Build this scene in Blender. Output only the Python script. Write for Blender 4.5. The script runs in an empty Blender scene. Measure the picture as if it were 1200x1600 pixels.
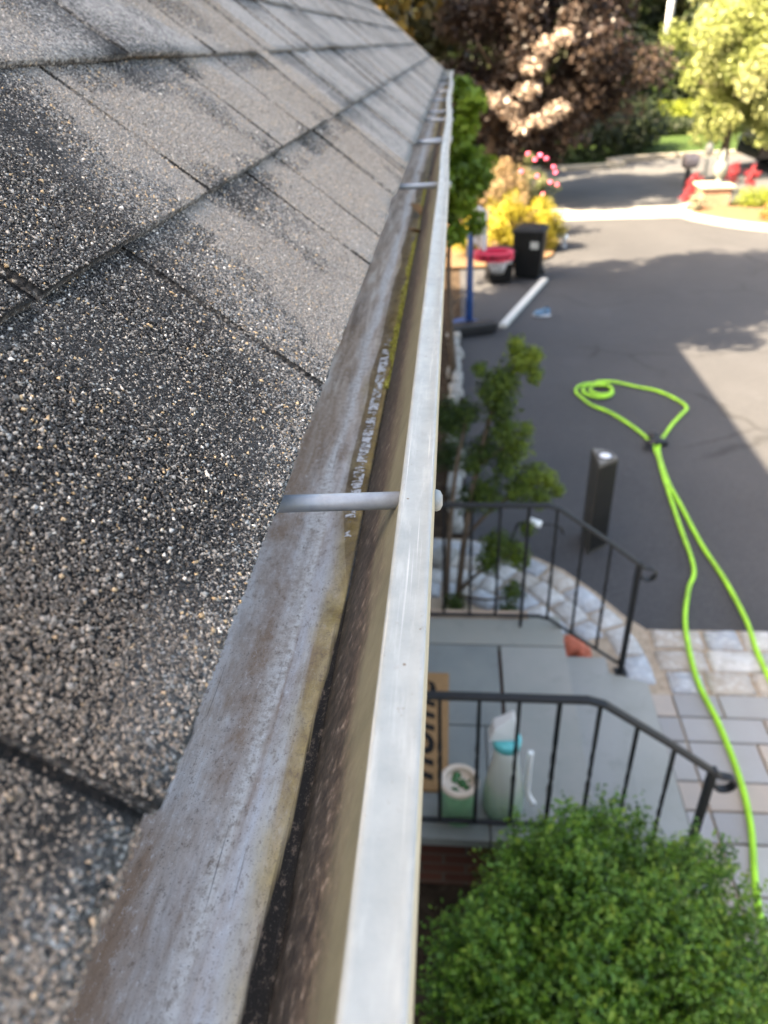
import bpy, math, random
import numpy as np
from mathutils import Matrix, Vector

S = bpy.context.scene
C = S.collection
rng = np.random.default_rng(7)
random.seed(7)
R = math.radians
CAMZ = 3.2

# ------------------------------------------------------------------ camera
def unit(v): return v / np.linalg.norm(v)
FPX = 1150.0                                   # focal length in pixels of a 1200 x 1600 frame
_y = unit(np.array([110., 735., -FPX]))        # gutter direction seen by the camera
_d = np.array([90., -1813., -FPX])             # straight down seen by the camera
_z = -unit(_d - _y * np.dot(_d, _y))
_x = np.cross(_y, _z)
M3 = np.array([_x, _y, _z])
cam_d = bpy.data.cameras.new('camera')
cam = bpy.data.objects.new('camera', cam_d); C.objects.link(cam)
cam.matrix_world = Matrix([[*M3[0], 0], [*M3[1], 0], [*M3[2], CAMZ], [0, 0, 0, 1]])
cam_d.sensor_fit = 'VERTICAL'; cam_d.sensor_height = 36.0
cam_d.lens = 36.0 * FPX / 1600.0
cam_d.clip_start = 0.02; cam_d.clip_end = 500
cam_d.dof.use_dof = True
cam_d.dof.focus_distance = 0.345
cam_d.dof.aperture_fstop = cam_d.lens / 2.5
S.camera = cam

# ------------------------------------------------------------------ light
SUN_EL, SUN_AZ = 46.7, 27.0                    # light travels towards +X, turned 27 degrees to +Y
sun_d = bpy.data.lights.new('sun', 'SUN'); sun = bpy.data.objects.new('sun', sun_d); C.objects.link(sun)
sun_d.energy = 5.0; sun_d.angle = R(0.5); sun_d.color = (1.0, 0.82, 0.58)
ldir = Vector((math.cos(R(SUN_AZ)) * math.cos(R(SUN_EL)), math.sin(R(SUN_AZ)) * math.cos(R(SUN_EL)), -math.sin(R(SUN_EL))))
sun.rotation_euler = ldir.to_track_quat('-Z', 'Y').to_euler()
W = bpy.data.worlds.new('World'); S.world = W; W.use_nodes = True
wt = W.node_tree; wb = wt.nodes['Background']
sky = wt.nodes.new('ShaderNodeTexSky'); sky.sky_type = 'NISHITA'; sky.sun_disc = False
sky.sun_elevation = R(SUN_EL); sky.sun_rotation = math.atan2(-ldir.x, -ldir.y)
sky.air_density = 1.0; sky.dust_density = 4.0; sky.ozone_density = 0.4
wm = wt.nodes.new('ShaderNodeMix'); wm.data_type = 'RGBA'; wm.blend_type = 'MULTIPLY'; wm.inputs[0].default_value = 1.0
wm.inputs[7].default_value = (1.0, 0.915, 0.79, 1)        # hazy, slightly warm sky
wt.links.new(sky.outputs[0], wm.inputs[6]); wt.links.new(wm.outputs[2], wb.inputs[0]); wb.inputs[1].default_value = 0.102
S.view_settings.view_transform = 'Standard'; S.view_settings.look = 'None'
S.view_settings.exposure = 3.2; S.view_settings.gamma = 1.0
S.cycles.use_denoising = True
S.cycles.max_bounces = 6; S.cycles.transparent_max_bounces = 8

# ------------------------------------------------------------------ materials
class NT:
    def __init__(self, name, rough=0.7, spec=0.4):
        self.m = bpy.data.materials.new(name); self.m.use_nodes = True
        self.t = self.m.node_tree; self.b = self.t.nodes['Principled BSDF']
        self.b.inputs['Roughness'].default_value = rough
        self.b.inputs['Specular IOR Level'].default_value = spec
    def n(self, t, **k):
        nd = self.t.nodes.new(t)
        for a, v in k.items():
            if a.startswith('i_'): nd.inputs[a[2:].replace('_', ' ')].default_value = v
            else: setattr(nd, a, v)
        return nd
    def l(self, a, b): self.t.links.new(a, b)
    def pos(self, scale=(1, 1, 1)):
        g = self.n('ShaderNodeNewGeometry'); mp = self.n('ShaderNodeMapping'); mp.inputs['Scale'].default_value = scale
        self.l(g.outputs['Position'], mp.inputs['Vector']); return mp.outputs[0]
    def obj(self, scale=(1, 1, 1)):
        g = self.n('ShaderNodeTexCoord'); mp = self.n('ShaderNodeMapping'); mp.inputs['Scale'].default_value = scale
        self.l(g.outputs['Object'], mp.inputs['Vector']); return mp.outputs[0]
    def noise(self, vec, scale, detail=4, rough=0.55, dist=0.0):
        nd = self.n('ShaderNodeTexNoise'); nd.inputs['Scale'].default_value = scale; nd.inputs['Detail'].default_value = detail
        nd.inputs['Roughness'].default_value = rough; nd.inputs['Distortion'].default_value = dist
        self.l(vec, nd.inputs['Vector']); return nd.outputs[0]
    def vor(self, vec, scale, feature='F1', rnd=1.0):
        nd = self.n('ShaderNodeTexVoronoi'); nd.feature = feature; nd.inputs['Scale'].default_value = scale
        nd.inputs['Randomness'].default_value = rnd; self.l(vec, nd.inputs['Vector']); return nd
    def ramp(self, fac, stops, interp='LINEAR'):
        nd = self.n('ShaderNodeValToRGB'); cr = nd.color_ramp; cr.interpolation = interp
        while len(cr.elements) < len(stops): cr.elements.new(0.5)
        for e, (p, c) in zip(cr.elements, stops):
            e.position = p; e.color = (*c, 1) if not isinstance(c, (int, float)) else (c, c, c, 1)
        self.l(fac, nd.inputs[0]); return nd.outputs[0]
    def mix(self, fac, a, b, mode='MIX'):
        nd = self.n('ShaderNodeMix'); nd.data_type = 'RGBA'; nd.blend_type = mode
        for sock, v in ((nd.inputs[0], fac), (nd.inputs[6], a), (nd.inputs[7], b)):
            if isinstance(v, (int, float)): sock.default_value = v
            elif isinstance(v, tuple): sock.default_value = (*v, 1)
            else: self.l(v, sock)
        return nd.outputs[2]
    def math(self, op, a, b=0.0, clamp=False):
        nd = self.n('ShaderNodeMath'); nd.operation = op; nd.use_clamp = clamp
        for sock, v in zip(nd.inputs, (a, b)):
            if isinstance(v, (int, float)): sock.default_value = v
            else: self.l(v, sock)
        return nd.outputs[0]
    def attr(self, name, out='Color'):
        nd = self.n('ShaderNodeAttribute'); nd.attribute_name = name; return nd.outputs[out]
    def bump(self, h, strength=0.5, dist=0.01):
        nd = self.n('ShaderNodeBump'); nd.inputs['Strength'].default_value = strength; nd.inputs['Distance'].default_value = dist
        self.l(h, nd.inputs['Height']); self.l(nd.outputs[0], self.b.inputs['Normal'])
    def col(self, c):
        if isinstance(c, tuple): self.b.inputs['Base Color'].default_value = (*c, 1)
        else: self.l(c, self.b.inputs['Base Color'])
        return self
    def sep(self, vec):
        nd = self.n('ShaderNodeSeparateXYZ'); self.l(vec, nd.inputs[0]); return nd.outputs

def plain(name, c, rough=0.6, spec=0.4, var=0.18, scale=14.0, bump=0.0, metal=0.0, dirt=None):
    k = NT(name, rough, spec); v = k.obj()
    n1 = k.noise(v, scale, 5, 0.6)
    f = k.ramp(n1, [(0.3, 0.0), (0.7, 1.0)])
    lo = tuple(x * (1 - var) for x in c); hi = tuple(min(1, x * (1 + var)) for x in c)
    cc = k.mix(f, lo, hi)
    if dirt:
        n2 = k.noise(v, scale * 0.35, 6, 0.65)
        cc = k.mix(k.ramp(n2, [(0.5, 0.0), (0.72, 0.8)]), cc, dirt)
    k.col(cc); k.b.inputs['Metallic'].default_value = metal
    if bump: k.bump(n1, bump, 0.004)
    return k.m

def leafmat(name, cols, rough=0.5, trans=0.25):
    """leaf colour picked per leaf from the list"""
    k = NT(name, rough, 0.3)
    f = k.attr('leaf_tint', 'Fac')
    cols = [tuple(x * .68 for x in c) for c in cols]
    st = [(i / max(1, len(cols) - 1), c) for i, c in enumerate(cols)]
    c = k.ramp(f, st); k.col(c)
    if trans:
        tr = k.n('ShaderNodeBsdfTranslucent'); k.l(c, tr.inputs[0])
        mx = k.n('ShaderNodeMixShader'); mx.inputs[0].default_value = trans
        out = k.t.nodes['Material Output']
        k.l(k.b.outputs[0], mx.inputs[1]); k.l(tr.outputs[0], mx.inputs[2]); k.l(mx.outputs[0], out.inputs[0])
    return k.m

# ------------------------------------------------------------------ mesh helpers
class MB:
    def __init__(s): s.v = []; s.f = []; s.n = 0; s.col = []; s.smooth = []
    def add(s, v, f, col=None, smooth=False):
        v = [tuple(map(float, p)) for p in v]
        s.v += v; s.f += [tuple(i + s.n for i in q) for q in f]; s.n += len(v)
        s.col += [col if col is not None else (0.5, 0.5, 0.5)] * len(v)
        s.smooth += [smooth] * len(f)
        return s
    def box(s, lo, hi, col=None, rot=0.0, piv=None):
        x0, y0, z0 = lo; x1, y1, z1 = hi
        v = [(x0, y0, z0), (x1, y0, z0), (x1, y1, z0), (x0, y1, z0), (x0, y0, z1), (x1, y0, z1), (x1, y1, z1), (x0, y1, z1)]
        if rot:
            px, py = piv or ((x0 + x1) / 2, (y0 + y1) / 2); c, n = math.cos(rot), math.sin(rot)
            v = [(px + (x - px) * c - (y - py) * n, py + (x - px) * n + (y - py) * c, z) for x, y, z in v]
        return s.add(v, [(0, 3, 2, 1), (4, 5, 6, 7), (0, 1, 5, 4), (1, 2, 6, 5), (2, 3, 7, 6), (3, 0, 4, 7)], col)
    def prism(s, poly, z0, z1, col=None, inset=0.0, bev=0.0):
        """poly counter-clockwise in XY; optional bevelled top edge"""
        n = len(poly); cx = sum(p[0] for p in poly) / n; cy = sum(p[1] for p in poly) / n
        v = [(x, y, z0) for x, y in poly]
        rings = [(1.0, z1 - bev), (1.0 - inset, z1)] if bev else [(1.0, z1)]
        for k, z in rings: v += [(cx + (x - cx) * k, cy + (y - cy) * k, z) for x, y in poly]
        f = [tuple(reversed(range(n)))]
        for r in range(len(rings)):
            a, b = r * n, (r + 1) * n
            f += [(a + i, a + (i + 1) % n, b + (i + 1) % n, b + i) for i in range(n)]
        f.append(tuple(range(len(rings) * n, (len(rings) + 1) * n)))
        return s.add(v, f, col)
    def tube(s, pts, rad, seg=10, col=None, cap=True, flat=1.0, smooth=True):
        P = [np.array(p, float) for p in pts]; n = len(P)
        rad = [rad] * n if isinstance(rad, (int, float)) else list(rad)
        T = []
        for i in range(n):
            t = P[min(i + 1, n - 1)] - P[max(i - 1, 0)]; T.append(t / (np.linalg.norm(t) + 1e-12))
        up = np.array([0, 0, 1.0]) if abs(T[0][2]) < 0.9 else np.array([1.0, 0, 0])
        v = []; N = up - T[0] * np.dot(up, T[0]); N /= np.linalg.norm(N)
        for i in range(n):
            N = N - T[i] * np.dot(N, T[i]); N /= (np.linalg.norm(N) + 1e-12); B = np.cross(T[i], N)
            for k in range(seg):
                a = 2 * math.pi * k / seg
                v.append(P[i] + rad[i] * (math.cos(a) * N * flat + math.sin(a) * B))
        f = []
        for i in range(n - 1):
            for k in range(seg):
                a = i * seg + k; b = i * seg + (k + 1) % seg
                f.append((a, b, b + seg, a + seg))
        if cap: f.append(tuple(reversed(range(seg)))); f.append(tuple(range((n - 1) * seg, n * seg)))
        return s.add(v, f, col, smooth)
    def lathe(s, prof, o=(0, 0, 0), seg=24, col=None, smooth=True):
        v = []; f = []
        for r, z in prof:
            for k in range(seg):
                a = 2 * math.pi * k / seg; v.append((o[0] + r * math.cos(a), o[1] + r * math.sin(a), o[2] + z))
        for i in range(len(prof) - 1):
            for k in range(seg):
                a = i * seg + k; b = i * seg + (k + 1) % seg
                f.append((a, b, b + seg, a + seg))
        f.append(tuple(reversed(range(seg)))); f.append(tuple(range((len(prof) - 1) * seg, len(prof) * seg)))
        return s.add(v, f, col, smooth)
    def blob(s, o, r, seg=10, rings=7, jit=0.15, col=None, seed=0):
        g = np.random.default_rng(seed); v = []; f = []
        for i in range(rings + 1):
            th = math.pi * i / rings
            for k in range(seg):
                a = 2 * math.pi * k / seg; j = 1 + g.uniform(-jit, jit) * (0 < i < rings)
                v.append((o[0] + r[0] * j * math.sin(th) * math.cos(a), o[1] + r[1] * j * math.sin(th) * math.sin(a), o[2] + r[2] * j * math.cos(th)))
        for i in range(rings):
            for k in range(seg):
                a = i * seg + k; b = i * seg + (k + 1) % seg
                f.append((a, a + seg, b + seg, b))
        return s.add(v, f, col, True)
    def build(s, name, mat, parent=None, bevel=0.0, loc=None):
        me = bpy.data.meshes.new(name); me.from_pydata(s.v, [], s.f); me.materials.append(mat)
        me.polygons.foreach_set('use_smooth', s.smooth)
        at = me.color_attributes.new('tint', 'FLOAT_COLOR', 'POINT')
        at.data.foreach_set('color', np.array([(*c, 1) for c in s.col], np.float32).ravel())
        me.update()
        o = bpy.data.objects.new(name, me); C.objects.link(o)
        if parent: o.parent = parent
        if bevel:
            b = o.modifiers.new('b', 'BEVEL'); b.width = bevel; b.segments = 2; b.limit_method = 'ANGLE'
        return o

def npmesh(name, V, F, mat, parent=None, fac=None, facname='leaf_tint', col=None, smooth=False):
    V = np.asarray(V, np.float32); F = np.asarray(F, np.int32); k = F.shape[1]
    me = bpy.data.meshes.new(name)
    me.vertices.add(len(V)); me.vertices.foreach_set('co', V.ravel())
    me.loops.add(F.size); me.loops.foreach_set('vertex_index', F.ravel())
    me.polygons.add(len(F)); me.polygons.foreach_set('loop_start', np.arange(0, F.size, k, dtype=np.int32))
    me.polygons.foreach_set('loop_total', np.full(len(F), k, np.int32))
    if smooth: me.polygons.foreach_set('use_smooth', np.ones(len(F), bool))
    me.update(calc_edges=True)
    if fac is not None:
        a = me.attributes.new(facname, 'FLOAT', 'POINT'); a.data.foreach_set('value', np.asarray(fac, np.float32))
    if col is not None:
        a = me.color_attributes.new('tint', 'FLOAT_COLOR', 'POINT')
        a.data.foreach_set('color', np.concatenate([col, np.ones((len(col), 1))], 1).astype(np.float32).ravel())
    me.materials.append(mat)
    o = bpy.data.objects.new(name, me); C.objects.link(o)
    if parent: o.parent = parent
    return o

def tag(o, label=None, cat=None, group=None, kind=None):
    if label: o['label'] = label
    if cat: o['category'] = cat
    if group: o['group'] = group
    if kind: o['kind'] = kind
    return o
def empty(name, loc, label, cat, group=None):
    o = bpy.data.objects.new(name, None); C.objects.link(o); o.location = loc; o.empty_display_size = 0.1
    bpy.context.view_layer.update()
    return tag(o, label, cat, group)
def put(o, parent):
    """parent a mesh built in world coordinates under an Empty that has a location"""
    o.parent = parent; o.matrix_parent_inverse = Matrix.Translation(parent.location).inverted(); return o
def struct(o): o['kind'] = 'structure'; return o

def spline(pts, n=8):
    P = np.array(pts, float); P = np.vstack([2 * P[0] - P[1], P, 2 * P[-1] - P[-2]]); out = []
    for i in range(1, len(P) - 2):
        for t in np.linspace(0, 1, n, endpoint=False):
            a, b, c, d = P[i - 1:i + 3]
            out.append(0.5 * (2 * b + (c - a) * t + (2 * a - 5 * b + 4 * c - d) * t * t + (3 * b - a - 3 * c + d) * t ** 3))
    out.append(P[-2]); return np.array(out)

_lat = rng.random((64, 64))
def vnoise(u, v, s):
    """smooth lattice noise 0..1 with cell size s"""
    x, y = np.asarray(u) / s + 100, np.asarray(v) / s + 100
    i, j = np.floor(x).astype(int), np.floor(y).astype(int); fx, fy = x - i, y - j
    fx = fx * fx * (3 - 2 * fx); fy = fy * fy * (3 - 2 * fy)
    g = lambda a, b: _lat[a % 64, b % 64]
    return (g(i, j) * (1 - fx) + g(i + 1, j) * fx) * (1 - fy) + (g(i, j + 1) * (1 - fx) + g(i + 1, j + 1) * fx) * fy

def leaves(centers, size, aspect=0.5, up=0.3, out=None, jit=0.35):
    """one bent leaf (two quads sharing a midrib edge) per centre; out = preferred facing direction"""
    n = len(centers); g = rng
    nrm = g.normal(size=(n, 3)); nrm /= np.linalg.norm(nrm, axis=1)[:, None]
    if out is not None: nrm = nrm * 0.75 + out
    nrm[:, 2] += up; nrm /= np.linalg.norm(nrm, axis=1)[:, None]
    t = g.normal(size=(n, 3)); t -= nrm * np.sum(t * nrm, 1)[:, None]; t /= np.linalg.norm(t, axis=1)[:, None]
    b = np.cross(nrm, t); s = (size * g.uniform(1 - jit, 1 + jit, n))[:, None]
    L = t * s * 0.5; Wd = b * s * 0.5 * aspect; H = nrm * s * 0.12
    V = np.stack([centers - L, centers - L * 0.1 - Wd + H, centers + L, centers - L * 0.1 + Wd + H], 1)
    V = V.reshape(-1, 3); base = np.arange(n)[:, None] * 4
    F = (np.array([[0, 1, 2, 3]]) + base)
    return V, F

def clumped(n, ctr, rad, nclump, rclump, shell=0.55, flatbase=None):
    """leaf centres gathered in clumps through an ellipsoid; returns points and outward directions"""
    d = rng.normal(size=(nclump, 3)); d /= np.linalg.norm(d, axis=1)[:, None]
    r = (shell + (1 - shell) * rng.random(nclump)) * rng.uniform(0.82, 1.08, nclump)
    cc = d * r[:, None] * np.array(rad)
    w = rng.uniform(0.5, 1.5, nclump); k = rng.choice(nclump, n, p=w / w.sum())
    e = rng.normal(size=(n, 3)); e /= np.linalg.norm(e, axis=1)[:, None]
    rr = rclump * rng.uniform(0.6, 1.25, nclump)[k]
    p = cc[k] + e * (rr * rng.random(n) ** 0.45)[:, None]
    o = p / np.array(rad); o /= (np.linalg.norm(o, axis=1)[:, None] + 1e-9)
    p = p + np.array(ctr)
    tint = rng.random(nclump)[k] * 0.6 + rng.random(n) * 0.4
    if flatbase is not None:
        m = p[:, 2] > flatbase; p, o, tint = p[m], o[m], tint[m]
    return p, o, tint

def foliage(name, mat, pts, outd, tint, size, parent, aspect=0.5, up=0.3):
    V, F = leaves(pts, size, aspect, up, outd)
    return npmesh(name, V, F, mat, parent, fac=np.repeat(tint, 4))

def limbs(base, top, nb, spread, r0, mb=None, seed=0):
    g = random.Random(seed); mb = mb or MB()
    b = np.array(base, float); t = np.array(top, float)
    mid = (b + t) / 2 + np.array([g.uniform(-.06, .06), g.uniform(-.06, .06), 0]) * np.linalg.norm(t - b)
    pts = spline([b, mid, t], 5); n = len(pts)
    mb.tube(pts, [r0 * (1.25 if i == 0 else 1) * (1 - 0.75 * i / (n - 1)) for i in range(n)], 8)
    for i in range(nb):
        k = 0.35 + 0.6 * i / max(1, nb - 1); p = pts[int(k * (n - 1))]; a = i * 2.4 + g.random()
        L = spread * (1.1 - 0.5 * k); q = p + np.array([math.cos(a) * L, math.sin(a) * L, L * g.uniform(.35, .8)])
        m = (p + q) / 2 + np.array([0, 0, -0.08 * L])
        mb.tube(spline([p, m, q], 4), [r0 * .45 * (1 - 0.8 * j / 8) for j in range(9)], 6)
    return mb

# ------------------------------------------------------------------ ground, driveway, street
def sheet(name, poly, z, mat):
    mb = MB(); mb.add([(x, y, z) for x, y in poly], [tuple(range(len(poly)))]); return struct(mb.build(name, mat))

k = NT('soil', 0.95, 0.1); v = k.pos()
k.col(k.ramp(k.noise(v, 9, 8, 0.7), [(0.3, (0.022, 0.016, 0.011)), (0.55, (0.06, 0.042, 0.028)), (0.75, (0.11, 0.085, 0.06))]))
k.bump(k.noise(v, 40, 6, 0.7), 0.9, 0.03); M_soil = k.m
k = NT('asphalt', 0.85, 0.3); v = k.pos()
agg = k.vor(v, 130); an = k.noise(v, 0.55, 5, 0.6); fine = k.noise(v, 60, 4, 0.6)
c = k.ramp(an, [(0.3, (0.027, 0.0275, 0.0305)), (0.7, (0.046, 0.046, 0.049))])
c = k.mix(k.ramp(agg.outputs['Color'], [(0.3, 0.0), (1.0, 0.5)]), c, (0.10, 0.098, 0.097))
c = k.mix(k.ramp(fine, [(0.35, 0.45), (0.6, 0.0)]), c, (0.045, 0.045, 0.05))
# hairline cracks: distance to wobbly large cells
wob = k.n('ShaderNodeMixRGB'); wob.blend_type = 'ADD'; wob.inputs[0].default_value = 0.35
nn = k.n('ShaderNodeTexNoise'); nn.inputs['Scale'].default_value = 1.6; nn.inputs['Detail'].default_value = 6; k.l(v, nn.inputs['Vector'])
k.l(v, wob.inputs[1]); k.l(nn.outputs[1], wob.inputs[2])
ed = k.vor(wob.outputs[0], 0.42, 'DISTANCE_TO_EDGE')
crk = k.ramp(ed.outputs['Distance'], [(0.0, 1.0), (0.012, 0.0)])
gate = k.ramp(k.noise(v, 0.5, 2), [(0.5, 0.0), (0.58, 0.7)])
c = k.mix(k.math('MULTIPLY', crk, gate), c, (0.02, 0.02, 0.02))
st = k.ramp(k.noise(v, 1.7, 7, 0.65), [(0.56, 0.0), (0.72, 0.35)])
c = k.mix(st, c, (0.07, 0.07, 0.075)); k.col(c); k.bump(agg.outputs['Distance'], 0.35, 0.004); M_asph = k.m
k = NT('street_asphalt', 0.85, 0.3); v = k.pos()
c = k.ramp(k.noise(v, 1.2, 6, 0.65), [(0.3, (0.06, 0.06, 0.063)), (0.7, (0.09, 0.09, 0.09))]); k.col(c); k.bump(k.noise(v, 70, 3), 0.4, 0.004); M_street = k.m
k = NT('concrete', 0.85, 0.2); v = k.pos()
k.col(k.ramp(k.noise(v, 5, 7, 0.65), [(0.3, (0.24, 0.225, 0.19)), (0.7, (0.36, 0.33, 0.28))])); k.bump(k.noise(v, 60, 4), 0.3, 0.004); M_conc = k.m
k = NT('sand_joint', 0.95, 0.1); v = k.pos()
k.col(k.ramp(k.noise(v, 30, 6, 0.7), [(0.3, (0.22, 0.17, 0.12)), (0.7, (0.42, 0.35, 0.27))])); k.bump(k.noise(v, 160, 4), 0.5, 0.004); M_sand = k.m
k = NT('lawn_grass', 0.8, 0.2); v = k.pos()
k.col(k.ramp(k.noise(v, 14, 8, 0.75), [(0.3, (0.025, 0.045, 0.01)), (0.6, (0.05, 0.09, 0.014)), (0.8, (0.085, 0.13, 0.025))])); k.bump(k.noise(v, 90, 5, 0.7), 1.0, 0.04); M_lawn = k.m
k = NT('bark_mulch', 0.95, 0.1); v = k.pos()
k.col(k.ramp(k.noise(v, 22, 8, 0.75), [(0.3, (0.09, 0.055, 0.03)), (0.6, (0.2, 0.13, 0.075)), (0.8, (0.29, 0.21, 0.13))])); k.bump(k.noise(v, 55, 5, 0.7), 1.0, 0.03); M_mulch = k.m

sheet('ground', [(-120, -60), (160, -60), (160, 200), (-120, 200)], -0.03, M_soil)
drive = [(0.12, 4.64), (0.40, 4.55), (0.63, 4.41), (0.80, 4.27), (0.98, 4.03), (1.13, 3.78), (1.24, 3.655), (9.0, 3.66), (9.0, 13.4), (6.6, 14.3), (5.85, 14.85), (5.2, 15.5), (4.85, 16.0), (4.75, 16.25), (2.0, 16.25), (1.95, 14.2), (1.72, 13.2), (1.2, 12.55), (0.12, 12.5)]
sheet('driveway', drive, 0.0, M_asph)
sheet('driveway_apron', [(1.95, 16.25), (4.75, 16.25), (5.2, 17.4), (1.5, 17.4)], 0.006, M_conc)
sheet('street', [(-60, 17.4), (5.2, 17.4), (80, 19.0), (80, 30.5), (6.4, 24.7), (2.0, 22.8), (-60, 21.5)], -0.004, M_street)
sheet('lawn', [(-25, 22.4), (2.0, 23.1), (6.4, 25.0), (40, 28.5), (40, 31.2), (-25, 31.2)], 0.0, M_lawn)
sheet('far_lawn', [(-40, 31.2), (60, 31.2), (90, 75), (-60, 75)], 0.02, M_lawn)
sheet('mulch_bed', [(4.78, 16.05), (5.25, 15.4), (5.95, 14.78), (7.4, 14.0), (14, 12.5), (14, 18.4), (6.5, 17.5), (5.1, 17.3)], 0.05, M_mulch)
def kerb(name, pts, w, h, mat, z=0.0):
    P = spline(pts, 6); mb = MB()
    T = np.gradient(P, axis=0); N = np.stack([-T[:, 1], T[:, 0]], 1); N /= np.linalg.norm(N, axis=1)[:, None]
    a = P[:, :2] - N * w / 2; b = P[:, :2] + N * w / 2; n = len(P); v = []
    for i in range(n): v += [(*a[i], z - 0.05), (*a[i], z + h), (*b[i], z + h), (*b[i], z - 0.05)]
    f = []
    for i in range(n - 1):
        for q in range(3): f.append((i * 4 + q, i * 4 + q + 1, i * 4 + 5 + q, i * 4 + 4 + q))
    mb.add(v, f); return struct(mb.build(name, mat, bevel=0.01))
kerb('kerb', [(5.15, 17.35), (4.75, 16.8), (4.72, 16.2), (4.95, 15.75), (5.35, 15.25), (5.95, 14.75), (7.4, 13.95), (14, 12.4)], 0.16, 0.10, M_conc)
kerb('far_kerb', [(-30, 22.2), (2.0, 22.95), (6.4, 24.85), (30, 27.3)], 0.18, 0.12, M_conc)

# stone border along the drive and the paved walk: blocks standing in a sand joint bed
k = NT('granite_block', 0.85, 0.25); v = k.pos()
tc = k.attr('tint'); n1 = k.noise(v, 11, 7, 0.65)
c = k.mix(k.ramp(n1, [(0.32, 0.55), (0.55, 0.0)]), tc, (0.26, 0.23, 0.19))
c = k.mix(k.ramp(k.noise(v, 26, 5), [(0.5, 0.0), (0.75, 0.55)]), c, (0.66, 0.68, 0.70))
k.col(c); k.bump(k.noise(v, 24, 7, 0.7), 0.8, 0.015); M_gran = k.m
k = NT('smooth_paver', 0.8, 0.25); v = k.pos()
c = k.mix(k.ramp(k.noise(v, 7, 7, 0.65), [(0.35, 0.4), (0.65, 0.0)]), k.attr('tint'), (0.24, 0.23, 0.22))
k.col(c); k.bump(k.noise(v, 60, 5), 0.3, 0.004); M_pave = k.m
sheet('paving_sand', [(-0.55, 4.66), (-0.55, 3.0), (1.14, 3.0), (1.14, 0.0), (0.9, -1.5), (9, -1.5), (9, 3.655), (1.24, 3.655), (1.13, 3.78), (0.98, 4.03), (0.80, 4.27), (0.63, 4.41), (0.40, 4.55), (0.12, 4.64)], 0.004, M_sand)
gr = random.Random(5)
def gcol(): 
    a = gr.random(); b = gr.uniform(0.85, 1.15)
    base = (0.40, 0.43, 0.47) if a < 0.5 else ((0.50, 0.50, 0.49) if a < 0.8 else (0.46, 0.42, 0.37))
    return tuple(x * b * .82 for x in base)
def pcol():
    a = gr.random(); b = gr.uniform(0.9, 1.1)
    base = (0.38, 0.39, 0.41) if a < 0.5 else ((0.47, 0.42, 0.38) if a < 0.8 else (0.43, 0.44, 0.45))
    return tuple(x * b * y for x, y in zip(base, (.70, .68, .65)))
def stone(mb, quad, z, col, bev=0.02):
    """a hewn block: wavering rim, domed top"""
    cx = sum(p[0] for p in quad) / 4; cy = sum(p[1] for p in quad) / 4; rim = []
    for i in range(4):
        a, b = quad[i], quad[(i + 1) % 4]
        for t in (0.06, 0.5, 0.94):
            rim.append((a[0] + (b[0] - a[0]) * t + gr.uniform(-.006, .006), a[1] + (b[1] - a[1]) * t + gr.uniform(-.006, .006)))
    n = len(rim); v = [(x, y, -0.02) for x, y in rim] + [(x, y, z - bev * gr.uniform(.6, 1.2)) for x, y in rim]
    v += [(cx + (x - cx) * 0.82, cy + (y - cy) * 0.82, z + gr.uniform(-.004, .004)) for x, y in rim] + [(cx, cy, z + 0.004)]
    f = []
    for r in range(2):
        f += [(r * n + i, r * n + (i + 1) % n, (r + 1) * n + (i + 1) % n, (r + 1) * n + i) for i in range(n)]
    f += [(2 * n + i, 2 * n + (i + 1) % n, 3 * n) for i in range(n)]
    mb.add(v, f, col, True)
cob = MB()
arc = spline([(-0.45, 4.62), (0.12, 4.60), (0.40, 4.51), (0.62, 4.37), (0.79, 4.23), (0.96, 3.99), (1.10, 3.74), (1.17, 3.52), (1.19, 3.3), (1.20, 3.08)], 10)
seg = np.r_[0, np.cumsum(np.linalg.norm(np.diff(arc, axis=0), axis=1))]
def arcpt(s, off):
    p = np.array([np.interp(s, seg, arc[:, 0]), np.interp(s, seg, arc[:, 1])]); q = np.array([np.interp(s + .02, seg, arc[:, 0]), np.interp(s + .02, seg, arc[:, 1])])
    if s + .02 > seg[-1]: q = 2 * p - np.array([np.interp(s - .02, seg, arc[:, 0]), np.interp(s - .02, seg, arc[:, 1])])
    t = (q - p) / (np.linalg.norm(q - p) + 1e-9); return p + np.array([t[1], -t[0]]) * off
for row, (o0, o1) in enumerate(((0.0, 0.165), (0.18, 0.335), (0.35, 0.51), (0.525, 0.68))):
    s = 0.0 if row < 1 else gr.uniform(0, .1)
    while s < seg[-1] - 0.1:
        L = gr.uniform(0.16, 0.30); e = min(s + L, seg[-1])
        if row == 0 or s < 2.05 - .12 * row:
            stone(cob, [arcpt(s, o1), arcpt(e, o1), arcpt(e, o0), arcpt(s, o0)], gr.uniform(0.022, 0.032), gcol())
        s = e + 0.018
for (y0, y1) in ((3.475, 3.64), (3.29, 3.455), (3.105, 3.27)):
    x = 1.245 + gr.uniform(-.005, .02)
    while x < 6:
        L = gr.uniform(0.17, 0.32); stone(cob, [(x, y0), (x + L, y0), (x + L, y1), (x, y1)], gr.uniform(0.024, 0.034), gcol()); x += L + 0.02
struct(cob.build('cobble_border', M_gran))
pv = MB(); y = 3.09
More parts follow.
